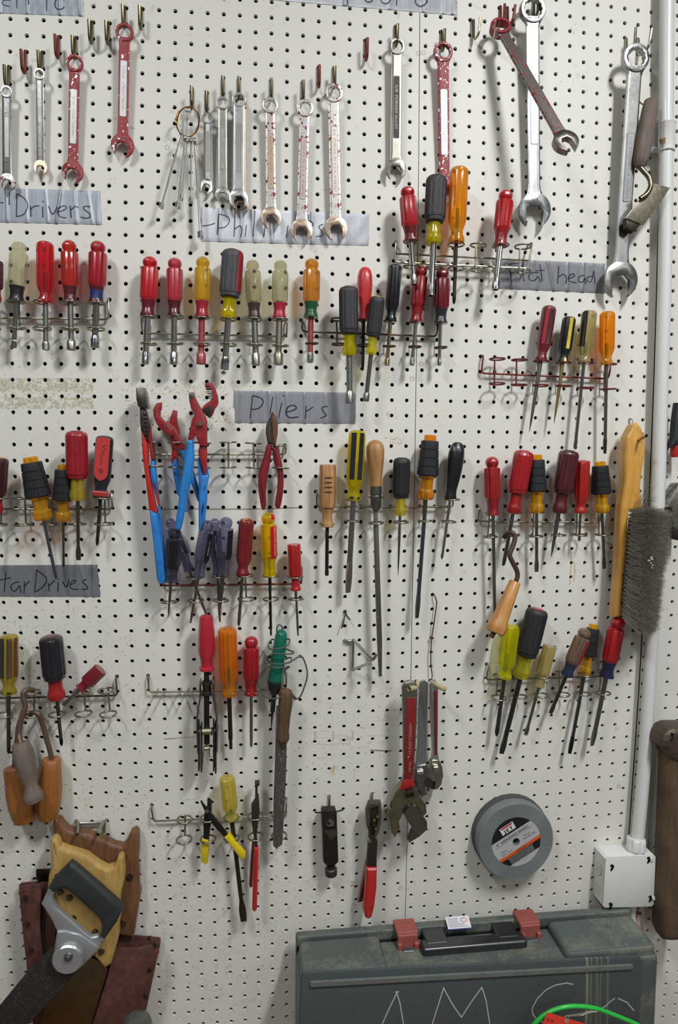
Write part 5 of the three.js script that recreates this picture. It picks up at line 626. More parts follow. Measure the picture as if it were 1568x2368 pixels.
// small chain tool and sheet metal cutter on hooks
hook(cQ, [238, 1098], 'wire peg hook carrying the small black chain tool', undefined, { mat: M('S:#b5b2a2'), L: 0.026, up: 0.012 });
{ const T = tool('chain_tool', 'small black steel chain tool with cross pin and bolt head', 'tool', W(...cQ(258, 1812), 0.01)), c = cQ;
  T.plate('body', c, [[182, 1240], [300, 1236], [310, 1260], [314, 1400], [325, 1700], [292, 1736], [218, 1736], [190, 1706], [184, 1480], [172, 1260]], 0.032, 0.02, M('D:#2f2927'), { b: 0.002 });
  T.plate('worn_face', c, [[194, 1410], [314, 1405], [318, 1440], [262, 1505], [196, 1430]], 0.0326, 0.002, M('S:#7f7a70'));
  T.rod('cross_pin', c, [[108, 1248, 0.022], [178, 1252, 0.022], [300, 1245, 0.022], [372, 1224, 0.022]], 0.0014, DARK, false);
  T.plate('square_nut', c, [[215, 1340], [250, 1305], [288, 1335], [285, 1375], [240, 1385], [212, 1370]], 0.037, 0.006, M('S:#aaa796')); T.turned('bore', c, [235, 1350], 0.0385, [235, 1351], 0.03, 14, rod01, BLACKENED);
  T.turned('bolt_neck', c, [255, 1730], 0.022, [256, 1762], 0.022, 34, rod01, DARK); T.turned('bolt_head', c, [256, 1750], 0.022, [258, 1816], 0.022, 55, [[0, 0], [0, 0.85], [0.15, 1], [0.85, 1], [1, 0.9], [1, 0]], M('D:#4a4540'), 6, 0.1); }
hook(cQ, [622, 1078], 'wire peg hook carrying the red handled hole punch', undefined, { mat: M('S:#b5b2a2'), L: 0.026, up: 0.012 });
{ const T = tool('hand_punch', 'dark steel hand punch with oil-stained head and red sleeved handles', 'pliers', W(...cQ(600, 2222), 0.02)), c = cQ;
  T.plate('head_frame', c, [[606, 1170], [714, 1168], [714, 1330], [690, 1440], [655, 1500], [640, 1480], [668, 1400], [684, 1320], [682, 1200], [640, 1200], [612, 1250], [596, 1330], [620, 1400], [606, 1440], [586, 1390], [576, 1250]], 0.04, 0.016, M('D:#56504a'), { b: 0.002 });
  T.plate('head_core', c, [[612, 1230], [690, 1200], [690, 1330], [655, 1440], [612, 1425], [596, 1340]], 0.034, 0.014, M('D:#332e2a'));
  for (const [x, y] of [[680, 1290], [665, 1400], [612, 1515], [650, 1320]]) T.turned('rivet', c, [x, y], 0.043, [x, y + 1], 0.03, 14, rod01, M('S:#b0a678'));
  T.plate('neck', c, [[608, 1430], [655, 1490], [682, 1520], [672, 1660], [672, 1762], [582, 1762], [590, 1660]], 0.038, 0.014, M('D:#38322e'));
  T.plate('handle', c, [[580, 1690], [590, 1760], [570, 1900], [548, 2062], [500, 2078], [530, 1920]], 0.026, 0.012, M('P:#6e1a1c'), { b: 0.004 });
  T.plate('handle', c, [[582, 1762], [678, 1760], [674, 1950], [655, 2100], [632, 2205], [602, 2228], [570, 2215], [554, 2150], [572, 1900]], 0.044, 0.02, M('P:#bc2420'), { b: 0.006, bs: 3 }); }
// adjustable wrenches sharing one hook
{ const T = tool('double_peg_hook', 'thick yellowish two-armed peg hook carrying the adjustable wrenches', 'hook', W(...cQ(1040, 60), 0)), c = cQ; T.rod('arm', c, [[1042, 60, -0.005], [1045, 75, 0.02], [1020, 120, 0.05], [965, 130, 0.062]], 0.0042, M('P:#b9ad82')); T.rod('arm', c, [[1170, 62, -0.005], [1190, 80, 0.03], [1240, 110, 0.052], [1285, 132, 0.06]], 0.0042, M('P:#b9ad82')); T.turned('end_knob', c, [1275, 120], 0.06, [1296, 142], 0.06, 26, knob, M('P:#b9ad82')); }
{ const T = tool('adjustable_wrench', 'small chrome adjustable wrench with red inset handle', 'wrench', W(...cQ(1190, 1050), 0.01), 'adjustable wrenches on one hook'), c = cQ;
  T.plate('handle', c, [[1148, 95], [1165, 62], [1200, 52], [1226, 75], [1230, 110], [1228, 500], [1226, 700], [1240, 780], [1165, 790], [1178, 700], [1158, 400]], 0.03, 0.008, CHROME, { b: 0.002 });
  T.plate('red_inset', c, [[1188, 150], [1222, 150], [1218, 730], [1195, 735]], 0.031, 0.002, M('P:#6a1c22'));
  T.plate('head', c, [[1165, 780], [1240, 775], [1270, 840], [1278, 920], [1262, 1000], [1225, 1045], [1190, 1050], [1205, 980], [1170, 960], [1130, 935], [1140, 880]], 0.032, 0.013, M('S:#a8a496'), { b: 0.003 });
  T.turned('knurl', c, [1185, 850], 0.036, [1222, 845], 0.036, 34, rod01, M('C:#c9c4b6'), 10, 0.08); T.plate('jaw', c, [[1100, 930], [1140, 900], [1168, 960], [1200, 985], [1185, 1045], [1130, 1030], [1105, 1000]], 0.028, 0.01, M('S:#6d6a64'), { b: 0.002 }); }
{ const T = tool('adjustable_wrench', 'plain chrome adjustable wrench between the two red ones', 'wrench', W(...cQ(1060, 1100), 0.01), 'adjustable wrenches on one hook'), c = cQ;
  T.plate('handle', c, [[1052, 90], [1075, 58], [1110, 52], [1140, 85], [1138, 300], [1128, 640], [1120, 830], [1020, 840], [1040, 640], [1048, 300]], 0.038, 0.008, M('C:#bfc1c2'), { b: 0.003 });
  T.plate('head', c, [[1020, 830], [1120, 820], [1150, 870], [1135, 930], [1110, 960], [1120, 1050], [1085, 1120], [1060, 1060], [1010, 990], [1005, 900]], 0.042, 0.013, M('S:#8d8b88'), { b: 0.003 });
  T.turned('knurl', c, [1035, 885], 0.045, [1090, 878], 0.045, 24, rod01, CHROME, 10, 0.08); T.plate('jaw', c, [[1040, 1060], [1100, 1090], [1140, 1060], [1130, 1090], [1080, 1110]], 0.036, 0.01, STEEL); }
{ const T = tool('adjustable_wrench', 'large adjustable wrench with wide open jaws and bright red inset lettered 10 in', 'wrench', W(...cQ(965, 1530), 0.02), 'adjustable wrenches on one hook'), c = cQ;
  T.plate('handle', c, [[902, 115], [925, 72], [970, 56], [1020, 68], [1046, 105], [1042, 300], [1030, 640], [1004, 920], [1010, 985], [900, 985], [915, 900], [910, 500]], 0.05, 0.01, M('S:#a8a69e'), { b: 0.0035, bs: 3, holes: [Array.from({ length: 14 }, (_, i) => [985 + 40 * Math.cos(i / 14 * 6.283), 135 + 48 * Math.sin(i / 14 * 6.283)])] });
  T.plate('red_inset', c, [[936, 212], [1026, 212], [1018, 500], [1000, 930], [922, 935], [926, 600]], 0.0512, 0.0025, (mp) => new THREE.MeshPhysicalMaterial({ map: canvasTex(96, 640, (g) => { g.fillStyle = '#7c1717'; g.fillRect(0, 0, 96, 640); for (let i = 0; i < 120; i++) { g.fillStyle = `rgba(${i % 3 ? '200,196,188' : '60,16,14'},0.5)`; g.fillRect(i % 2 ? rr(88, 96) : rr(0, 96), rr(0, 640), rr(1, 4), rr(1, 5)); } g.fillStyle = '#8a7f70'; g.font = 'bold 38px sans-serif'; g.save(); g.translate(50, 600); g.rotate(-Math.PI / 2); g.textBaseline = 'middle'; g.fillText('10 in', 0, 0); g.fillText('=' + CR + '=', 140, 0); g.restore(); g.fillStyle = '#d8b020'; g.beginPath(); g.arc(36, 474, 7, 0, 6.3); g.fill(); }), roughness: 0.45, clearcoat: 0.3 }), { print: true });
  T.plate('head', c, [[900, 980], [1010, 980], [1050, 1060], [1062, 1105], [945, 1130], [935, 1150], [1060, 1105], [1120, 1175], [1128, 1260], [1085, 1300], [1020, 1230], [985, 1170], [920, 1250], [878, 1330], [885, 1395], [838, 1484], [812, 1440], [800, 1330], [752, 1268], [800, 1215], [808, 1140], [850, 1060]].filter((p, i) => ![4, 5, 6].includes(i)), 0.054, 0.016, M('S:#98927c'), { b: 0.003 });
  T.plate('red_shoulder', c, [[905, 960], [1000, 945], [1022, 1000], [975, 1035], [875, 1050]], 0.0555, 0.004, M('P:#9c1f1e'));
  T.turned('knurl', c, [920, 1085], 0.06, [1012, 1062], 0.06, 46, [[0, 0], [0, 0.9], [0.08, 1], [0.16, 0.7], [0.24, 1], [0.36, 0.7], [0.46, 1], [0.56, 0.7], [0.66, 1], [0.76, 0.7], [0.88, 1], [1, 0.9], [1, 0]], M('S:#8f8a80'));
  T.plate('movable_jaw', c, [[915, 1262], [955, 1206], [1030, 1188], [1078, 1260], [1132, 1340], [1134, 1410], [1060, 1475], [968, 1532], [955, 1505], [1000, 1405], [950, 1330]], 0.06, 0.014, M('S:#87817a'), { b: 0.003 }); }
// long rusty wire, cable tie and bare brackets
{ const T = tool('hanging_wire', 'long thin rusty wire hanging from a peg hole to the adjustable wrenches', 'wire', W(...cK(1155, 1580), 0)); T.rod('wire_strand', cK, [[1155, 1582, -0.004], [1165, 1590, 0.006], [1184, 1650, 0.008], [1182, 1690, 0.008], [1160, 1850, 0.008], [1142, 1970, 0.006], [1134, 2100, 0.008], [1135, 2220, 0.008], [1145, 2300, 0.01], [1140, 2360, 0.014]], 0.0011, M('D:#6a4a36')); T.rod('wire_kink', cK, [[1130, 1960, 0.006], [1142, 1975, 0.009], [1158, 1972, 0.006]], 0.0012, M('D:#6a4a36')); }
{ const T = tool('cable_tie', 'black cut cable tie poking out of a peg hole', 'cable tie', W(...cK(375, 1735), 0)); T.turned('knot', cK, [375, 1725], 0.003, [375, 1748], 0.003, 14, knob, M('P:#1b1b1d')); T.rod('strap', cK, [[376, 1735, -0.004], [378, 1760, 0.004], [362, 1825, 0.01], [344, 1886, 0.012]], 0.0012, M('P:#1b1b1d')); T.rod('strap', cK, [[378, 1755, 0.003], [395, 1780, 0.01], [420, 1810, 0.014]], 0.0014, M('P:#1b1b1d')); }
{ const T = tool('shelf_bracket_hook', 'empty triangular zinc bracket hook beside the file', 'hook', W(...cK(440, 2250), 0.01)); T.rod('bracket_bar', cK, [[368, 1990, -0.005], [372, 1996, 0.006], [446, 1996, 0.006], [440, 2252, 0.006], [440, 2252, 0.012]], 0.0024, M('S:#aab0a6'), false); T.rod('bracket_arm', cK, [[446, 1984, 0.008], [520, 2062, 0.03], [605, 2146, 0.055], [628, 2158, 0.058], [655, 2112, 0.06]], 0.0026, M('S:#c2c4bc'), false); T.rod('bracket_arm', cK, [[440, 2252, 0.008], [560, 2205, 0.035], [590, 2170, 0.05], [628, 2158, 0.058]], 0.0026, M('S:#c2c4bc'), false); }
{ const T = tool('shelf_bracket_hook', 'empty double zinc bracket hook above the hand saws', 'hook', W(...cN(960, 2100), 0.01)); T.rod('bracket_bar', cN, [[800, 2080, -0.005], [805, 2085, 0.006], [820, 2112, 0.008], [1095, 2108, 0.008], [1120, 2075, 0.006], [1125, 2070, -0.005]], 0.0026, M('S:#a6a8a0'), false); for (const s of [[[815, 2095, 0.01], [818, 2180, 0.03], [812, 2230, 0.05]], [[1095, 2090, 0.01], [1062, 2150, 0.03], [1030, 2230, 0.05]], [[1100, 2095, 0.008], [1096, 2200, 0.008], [1098, 2240, 0.01]]]) T.rod('bracket_arm', cN, s, 0.0028, M('S:#a8aa9c')); }
// cotter pullers with wooden handles
const PULL = [[0, 0], [0, 0.68], [0.015, 0.74], [0.2, 0.82], [0.45, 0.98], [0.65, 1], [0.85, 0.92], [0.96, 0.72], [1, 0.35], [1, 0]];
{ const T = tool('wooden_puller', 'orange wooden puller handle partly hidden by the grey one', 'puller', W(...cN(272, 2112), 0.02), 'wooden handled pullers'); T.turned('wooden_handle', cN, [135, 1520], 0.026, [270, 2112], 0.03, 132, PULL, WOOD_ORANGE); T.rod('steel_rod', cN, [[150, 1530, 0.026], [155, 1420, 0.026], [180, 1220, 0.024], [205, 1050, 0.022], [270, 960, 0.02], [330, 950, 0.02]], 0.0038, M('D:#6b5a4e')); }
{ const T = tool('wooden_puller', 'orange wooden puller handle with bent rod hooked over the lower ring', 'puller', W(...cN(500, 2085), 0.02), 'wooden handled pullers'); T.turned('wooden_handle', cN, [545, 1432], 0.026, [498, 2085], 0.03, 126, PULL, WOOD_ORANGE); T.rod('steel_rod', cN, [[320, 970, 0.024], [352, 945, 0.03], [400, 958, 0.034], [440, 1040, 0.03], [490, 1220, 0.028], [535, 1380, 0.028], [548, 1470, 0.027]], 0.0042, M('D:#75604f')); T.turned('ferrule', cN, [547, 1462], 0.027, [548, 1490], 0.027, 30, rod01, M('D:#5a4636')); }
{ const T = tool('wooden_puller', 'weathered grey wooden puller handle with knob end, in front of the two orange ones', 'puller', W(...cN(370, 1900), 0.04), 'wooden handled pullers'); T.turned('wooden_handle', cN, [215, 1262], 0.056, [372, 1905], 0.066, 108, [[0, 0], [0, 0.72], [0.01, 0.78], [0.15, 0.98], [0.32, 1], [0.5, 0.86], [0.66, 0.64], [0.74, 0.66], [0.82, 0.86], [0.9, 0.98], [0.96, 0.86], [0.99, 0.5], [1, 0]], WOOD_GREY); T.rod('steel_rod', cN, [[355, 712, 0.026], [300, 702, 0.034], [255, 725, 0.04], [243, 790, 0.042], [266, 870, 0.042], [240, 960, 0.044], [208, 1080, 0.046], [200, 1180, 0.048], [218, 1275, 0.056]], 0.0042, M('D:#75604f')); }
{ const T = tool('wooden_crank', 'bent steel crank with honey coloured wooden handle', 'crank', W(...cL(175, 1650), 0.04)); T.rod('bent_rod', cL, [[275, 908, 0.032], [300, 880, 0.04], [335, 872, 0.046], [356, 905, 0.048], [342, 970, 0.05], [318, 1040, 0.052], [340, 1095, 0.052], [372, 1160, 0.05], [375, 1200, 0.05], [358, 1248, 0.05]], 0.0042, M('D:#5e4c42')); T.turned('wooden_handle', cL, [358, 1238], 0.05, [205, 1618], 0.06, 78, [[0, 0], [0, 0.52], [0.015, 0.56], [0.4, 0.68], [0.62, 0.74], [0.74, 0.8], [0.85, 0.98], [0.93, 1], [0.985, 0.92], [1, 0.8], [1, 0]], WOOD_CRANK); T.turned('rod_end', cL, [200, 1615], 0.06, [178, 1652], 0.061, 19, rod01, M('D:#6a4a34')); }
// trowel
{ const T = tool('angle_trowel', 'small cement-crusted trowel with weathered wooden handle behind the largest wrench', 'trowel', W(...cU(400, 2040), 0.02)), c = cU;
  T.turned('wooden_handle', c, [560, 872], 0.034, [455, 1478], 0.04, 72, [[0, 0], [0.01, 0.5], [0.04, 0.8], [0.15, 0.92], [0.4, 0.97], [0.65, 1], [0.88, 0.92], [0.96, 0.75], [1, 0.45], [1, 0]], WOOD_GREY);
  T.rod('tang', c, [[450, 1465, 0.04], [485, 1505, 0.042], [540, 1572, 0.046], [552, 1640, 0.048], [520, 1710, 0.05], [460, 1755, 0.048]], 0.0042, M('S:#8a7f66'));
  T.plate('blade', c, [[565, 1612], [728, 1657], [490, 1985], [332, 1925]], 0.046, 0.003, (() => { const m = paintMat([134, 126, 104], [118, 112, 96], 0.5, 55); m.metalnessMap = null; m.metalness = 0.3; return m; })());
  T.plate('folded_lip', c, [[332, 1925], [468, 1978], [400, 2050], [340, 2010]], 0.044, 0.012, M('D:#3a342a'));
  T.rod('hanging_twine', c, [[490, 925, 0.034], [460, 905, 0.02], [445, 870, 0.004]], 0.0012, M('F:#6b5a3c')); }
// conduit, strap, junction box
{ const T = tool('conduit', 'white painted electrical conduit running down to the junction box', 'conduit', W(1472, 1950, 0.024));
  T.rod('pipe', cOne, [[1548, -160, 0.024], [1544, -60, 0.024], [1542, 60, 0.024], [1541, 300, 0.024], [1538, 600, 0.024], [1530, 880, 0.024], [1521, 1180, 0.024], [1506, 1500, 0.024], [1490, 1760, 0.024], [1472, 1965, 0.024]], 0.0118, ENAMEL_WHITE);
  T.turned('hex_coupling', cT, [1272, 425], 0.024, [1266, 520], 0.026, 66, [[0, 0], [0, 0.9], [0.1, 1, 1], [0.85, 1, 1], [0.9, 0.85], [1, 0.85], [1, 0]], ENAMEL_WHITE, 6, 0.12); T.turned('lock_ring', cT, [1267, 515], 0.026, [1264, 560], 0.026, 58, rod01, ENAMEL_WHITE, 6, 0.1); }
{ const T = tool('pipe_strap', 'white painted clamp strap round the conduit with a screw', 'clamp', W(1530, 345, 0)), c = cU; T.turned('band', c, [700, 1088], 0.024, [690, 1340], 0.024, 68, [[0, 0.8], [0, 1.04], [0.02, 1.1], [0.05, 1.04], [0.9, 1.02], [0.93, 1.1], [1, 1.06], [1, 0.8]], ENAMEL_WHITE); T.plate('foot', c, [[575, 1300], [590, 1110], [640, 1090], [660, 1330], [610, 1350]], 0.006, 0.005, ENAMEL_WHITE); T.turned('screw', c, [572, 1322], 0.018, [598, 1325], 0.004, 24, rod01, ENAMEL_WHITE); T.turned('drip_of_caulk', c, [655, 1215], 0.038, [660, 1270], 0.036, 26, knob, M('F:#8a7448')); }
{ const T = tool('junction_box', 'white painted square electrical junction box with blank cover', 'electrical box', W(...cT(1210, 920), 0)), c = cT;
  T.plate('box_body', c, [[1048, 575], [1065, 560], [1395, 546], [1408, 558], [1395, 905], [1380, 918], [1045, 928], [1032, 912]], 0.04, 0.04, ENAMEL_WHITE, { b: 0.003, bs: 3 });
  T.plate('cover', c, [[1052, 572], [1066, 562], [1398, 548], [1410, 560], [1396, 902], [1380, 916], [1046, 926], [1034, 912]], 0.0425, 0.0025, ENAMEL_WHITE, { b: 0.0008 });
  for (const [x, y, q] of [[1098, 632, 0], [1088, 905, 0], [1360, 578, 1], [1372, 855, 1]]) { T.plate('keyhole_slot', c, [[x - 16, y - 10], [x, y - 20], [x + 16, y - 8], [x + 10, y + 14], [x - 6, y + 34], [x - 14, y + 26], [x - 6, y + 6]], 0.0428, 0.0012, BLACKENED, { b: 0.0002 }); if (q) T.turned('cover_screw', c, [x + 26, y + 4], 0.045, [x + 26, y + 5], 0.04, 13, rod01, ENAMEL_WHITE); }
  for (const [x, y] of [[1012, 640], [1000, 780]]) { const p = T.P(c, x + 30, y, 0.02), l = T.P(c, 1040, y, 0.04).x; part('knockout', cyl(0.011, 0.011, 0.001, 24).rotateZ(Math.PI / 2).translate(l - 0.0003, p.y, 0.02), M('P:#cfcdc8'), T.t); } }
{ const T = tool('cable_stub', 'short white cable stub dropping from the junction box behind the case', 'cable', W(1460, 2140, 0.01)); T.rod('cable', cOne, [[1462, 2085, 0.016], [1460, 2120, 0.016], [1466, 2150, 0.014], [1474, 2190, 0.012]], 0.008, ENAMEL_WHITE); T.rod('bare_sleeve', cOne, [[1476, 2110, 0.012], [1474, 2140, 0.012], [1482, 2165, 0.012]], 0.006, M('F:#b9a08e')); }
// grinding wheels
{ const c = cT, ctr = W(...c(413, 452), 0.036), k = mpp(ctr) / c.s, R = 281 * k;
  const b = thing('grinding_wheel', 'dark grey grinding wheel flat on the board behind the labelled one', 'grinding wheel', 'grinding wheels'); b.position.set(ctr.x, ctr.y, 0.001); part('abrasive_disc', turn(0, 1, 1, [[-0.014, 0.008], [-0.014, R * 1.0], [-0.0135, R * 1.02], [-0.0005, R * 1.02], [0, R * 1.01], [0, 0.008]]).rotateX(Math.PI / 2), new THREE.MeshStandardMaterial({ color: rgb('#5d6061'), map: grime, roughness: 0.95, bumpMap: fineBump, bumpScale: 0.0006 }), b);
  const gt = dataTex(256, (x, y, i) => { const v = 140 + 60 * (N3[i] - 0.5) + ((x * 7919 + y * 104729) % 23 === 0 ? 40 : 0) + ((x * 31 + y * 57) % 19 === 0 ? -26 : 0); return [v * 0.95, v * 1.0, v * 0.99]; }, true, 30);
  const w = thing('grinding_wheel', 'grey green abrasive grinding wheel with round paper label', 'grinding wheel', 'grinding wheels'); w.position.set(ctr.x, ctr.y, 0.0155);
  part('abrasive_disc', turn(0, 1, 1, [[-0.001, 0.0065], [-0.0005, R * 0.99], [0, R], [-0.018, R], [-0.0205, R * 0.985], [-0.0205, 0.0065], [-0.001, 0.0065]]).rotateX(Math.PI / 2), new THREE.MeshStandardMaterial({ map: gt, roughness: 0.95, bumpMap: fineBump, bumpScale: 0.0005 }), w);
  const lr = R * 0.645, lab = new THREE.RingGeometry(0.0066, lr, 64, 1).translate(0, 0, 0.0208), u = lab.attributes.uv, p = lab.attributes.position; for (let i = 0; i < u.count; i++) u.setXY(i, 0.5 + p.getX(i) / (2 * lr), 0.5 + p.getY(i) / (2 * lr));
  part('paper_label', lab, new THREE.MeshStandardMaterial({ roughness: 0.5, map: canvasTex(768, 768, (g) => {
    g.fillStyle = '#b2b0b2'; g.fillRect(0, 0, 768, 768); g.translate(384, 384); g.rotate(-0.535);
    g.fillStyle = '#151316'; g.fillRect(-400, -400, 800, 232); g.fillRect(-400, 152, 800, 128); g.fillStyle = '#d8561c'; g.fillRect(-400, 108, 800, 50);
    g.fillStyle = '#d6d3d4'; g.fillRect(-130, -316, 236, 118); g.fillStyle = '#b01c28'; g.fillRect(-108, -306, 192, 24); g.fillStyle = '#1a1718'; g.font = 'bold 74px sans-serif'; g.textAlign = 'center'; g.textBaseline = 'middle'; g.save(); g.translate(-10, -236); g.scale(1.5, 1); g.fillText('JET', 0, 0); g.restore();
    g.fillStyle = '#2b2829'; g.font = 'bold 58px sans-serif'; g.fillText('6" GRINDING WHEEL', 0, -112); g.fillRect(-330, -76, 660, 4);
    g.font = 'bold 30px sans-serif'; g.fillText('GRIT: 36', 190, -16); g.fillText('MAX RPM 4000', 220, 30); g.fillText('STOCK:', -240, 30); g.fillText('SIZE 6" x 0.75"', -200, 76);
    g.font = 'bold 34px sans-serif'; g.fillText('\u25B2 WARNING', 0, 134); g.fillStyle = '#d8d5d6'; g.font = 'bold 20px sans-serif';
    ['Read and understand the manual before use.', 'Always wear eye protection when grinding.', 'Do not exceed the maximum speed marked.', 'Inspect the wheel for cracks before fitting.'].forEach((s, i) => g.fillText(s, -20, 176 + i * 27));
    g.fillStyle = '#6a6768'; g.font = '18px sans-serif'; ['Distributed by the maker', 'Made in China'].forEach((s, i) => g.fillText(s, 0, 302 + i * 24)); }) }), w); }
// ---------- bench brush ----------
hook(cV, [92, 592], 'thick silver peg hook through the bench brush handle', undefined, { mat: M('S:#b4b4ae'), r: 0.003, L: 0.03, D: 0.02, up: 0.002 });
{ const T = tool('bench_brush', 'wooden bench brush with long grey bristles', 'brush', W(...cL(1125, 1500), 0.02)), c = cL;
  T.plate('wooden_back', c, [[1240, 72], [1270, 54], [1300, 95], [1326, 172], [1328, 285], [1306, 420], [1292, 540], [1300, 620], [1312, 700], [1205, 710], [1190, 1000], [1168, 1200], [1146, 1505], [1100, 1505], [1130, 1150], [1150, 700], [1165, 600], [1180, 490], [1178, 300], [1192, 165]], 0.05, 0.026, WOOD_HONEY, { b: 0.005, bs: 3 });
  T.rod('hook_prong', c, [[1272, 190, 0.03], [1285, 180, 0.055], [1334, 152, 0.075]], 0.0026, M('S:#a8a494'));
  // bristles: rows of fine hair from the wooden back to a slanting trimmed face
  const cnr = (a, b, d, e, u, v) => a.clone().multiplyScalar((1 - u) * (1 - v)).addScaledVector(b, u * (1 - v)).addScaledVector(d, u * v).addScaledVector(e, (1 - u) * v);
  const P = (x, y, z) => T.P(c, x, y, z), B = [P(1200, 712, 0.048), P(1150, 1500, 0.048), P(1160, 1500, 0.026), P(1215, 712, 0.026)], E = [P(1345, 690, 0.11), P(1300, 1620, 0.11), P(1430, 1600, 0.045), P(1545, 730, 0.045)];
  const mk = (n, r0, test, seedv, jit, from = 0) => { seed = seedv; const pos = []; for (let i = 0; i < n; i++) { const u = rnd(), v = rnd(); if (!test(u, v)) continue; const tu = Math.round(u * 26) / 26 * 0.75 + u * 0.25, a = cnr(B[0], B[1], B[2], B[3], tu, v), b = cnr(E[0], E[1], E[2], E[3], Math.min(1.02, Math.max(-0.02, u + rr(-0.03, 0.03))), Math.min(1.05, Math.max(-0.05, v + rr(-0.06, 0.06)))), d = b.clone().sub(a), f = rr(0.9, 1.03) * jit; b.copy(a).addScaledVector(d, f); a.addScaledVector(d, from); b.add(V3(rr(-1, 1), rr(-1, 1), rr(-1, 1)).multiplyScalar(0.004)); const m = a.clone().lerp(b, 0.5).add(V3(rr(-1, 1), rr(-1, 1) - 0.3, rr(-1, 1)).multiplyScalar(0.004)); const s = d.clone().cross(V3(rr(-1, 1), rr(-1, 1), rr(-1, 1))).normalize().multiplyScalar(r0), s2 = d.clone().cross(s).normalize().multiplyScalar(r0);
    for (const q of [s, s2]) { const A = a.clone().add(q), A2 = a.clone().sub(q), M1 = m.clone().addScaledVector(q, 0.9), M2 = m.clone().addScaledVector(q, -0.9), zz = 0; for (const w of [[A, A2, M1], [A2, M2, M1], [M1, M2, b]]) for (const p of w) pos.push(p.x, p.y, p.z); } } const g = new THREE.BufferGeometry(); g.setAttribute('position', new THREE.Float32BufferAttribute(pos, 3)); g.computeVertexNormals(); return g; };
  const hair = (h) => new THREE.MeshStandardMaterial({ color: rgb(h), roughness: 0.8, side: THREE.DoubleSide });
  for (const [n, h, sd] of [[6500, '#b9b6ac', 101], [5000, '#a09c90', 102], [4500, '#cdcac0', 103], [3000, '#857f70', 104]]) part('bristles', mk(n, 0.00022, () => true, sd, 1), hair(h), T.t).userData.kind = 'stuff';
  for (const [n, h, sd] of [[6000, '#6e6654', 111], [4000, '#8a8474', 112]]) part('dark_bristle_tips', mk(n, 0.00024, () => true, sd, 1.02, 0.8), hair(h), T.t).userData.kind = 'stuff';  // extra hair segments at the bristle ends, darker and browner than the rest
  const ins = (Q, f) => [[0.06, 0.22], [0.94, 0.22], [0.94, 0.78], [0.06, 0.78]].map(([u, v]) => cnr(Q[0], Q[1], Q[2], Q[3], u, v)), core = [...ins(B), ...ins(B).map((p, i) => p.clone().lerp(ins(E)[i], 0.72))], ix = [0, 1, 5, 0, 5, 4, 1, 2, 6, 1, 6, 5, 2, 3, 7, 2, 7, 6, 3, 0, 4, 3, 4, 7, 4, 5, 6, 4, 6, 7], g = new THREE.BufferGeometry(); g.setAttribute('position', new THREE.Float32BufferAttribute(core.flatMap((p) => [p.x, p.y, p.z]), 3)); g.setIndex(ix); part('bristle_core', crease(g), hair('#8f8b80'), T.t);
  seed = 55; for (let i = 0; i < 26; i++) { const x = rr(1225, 1330), y = rr(640, 715); T.rod('stray_hair', c, [[x, 705 + rr(0, 20), 0.05], [x + rr(0, 60), y - 20, 0.06], [x + rr(20, 140), y - rr(40, 150), 0.07]], 0.00022, hair('#6b6a66')); }
  seed = 77; for (let i = 0; i < 9; i++) { const x = rr(1345, 1385), y = rr(1050, 1140); T.plate('white_crumb', c, [[x, y], [x + rr(4, 9), y + 2], [x + 6, y + rr(6, 14)], [x - 2, y + 7]], 0.108, 0.002, M('F:#e0ded6')); } }
// ---------- cut-off things along the right edge ----------
{ const T = tool('pliers', 'black handled pliers with red grip hanging beyond the conduit', 'pliers', W(...cV(680, 1060), 0.02)); T.plate('black_handle', cV, [[690, 380], [760, 380], [760, 900], [662, 905], [640, 946], [615, 938], [616, 880], [642, 820], [660, 600]], 0.04, 0.018, M('R:#26282b'), { b: 0.004 }); T.plate('red_grip', cV, [[664, 870], [690, 850], [780, 850], [780, 1065], [660, 1062], [642, 1030], [646, 940]], 0.036, 0.016, M('P:#b8281f'), { b: 0.004 }); }
{ const T = tool('clamp_head', 'dull metal clamp head peeping out behind the brush bristles', 'clamp', W(...cV(680, 2080), 0.02)); T.plate('casting', cV, [[552, 1705], [580, 1600], [640, 1490], [700, 1390], [790, 1380], [790, 2090], [700, 2095], [650, 2030], [614, 1965], [640, 1900], [604, 1790]], 0.04, 0.03, paintMat([70, 58, 46], [150, 148, 142], 0.5, 56), { b: 0.006 }); T.turned('socket_hole', cV, [582, 1715], 0.042, [582, 1716], 0.03, 34, rod01, BLACKENED); T.plate('dark_jaw', cV, [[614, 1965], [650, 1930], [760, 2000], [760, 2110], [690, 2095], [640, 2035]], 0.044, 0.02, DARK); }
hook(cX, [455, 150], 'pale wire peg hook carrying the rusty forged handle', undefined, { mat: M('S:#b5ad84'), L: 0.024, up: 0.01 });
{ const T = tool('forged_handle', 'long rusty brown forged tool handle hanging beyond the conduit', 'tool', W(...cX(430, 1780), 0.02)); const rm = woodMat([104, 84, 62], [66, 52, 38], 69, 0.75, 0.05);
  T.plate('shaft', cX, [[412, 300], [560, 300], [590, 700], [590, 1500], [560, 1770], [430, 1782], [380, 1775], [357, 1720], [362, 1500], [378, 1200], [398, 700], [410, 470]], 0.07, 0.045, rm, { b: 0.014, bs: 4 });
  T.plate('eye_end', cX, [[352, 345], [360, 290], [385, 245], [425, 215], [480, 205], [600, 230], [620, 420], [500, 470], [418, 430], [400, 390]], 0.075, 0.05, M('D:#5c5046'), { b: 0.012, bs: 4, smooth: true }); T.turned('rivet', cX, [432, 250], 0.077, [432, 251], 0.06, 10, rod01, BLACKENED); }
const ALU = new THREE.MeshStandardMaterial({ color: rgb('#b9bbbd'), metalness: 0.65, roughness: 0.4, roughnessMap: scuff });
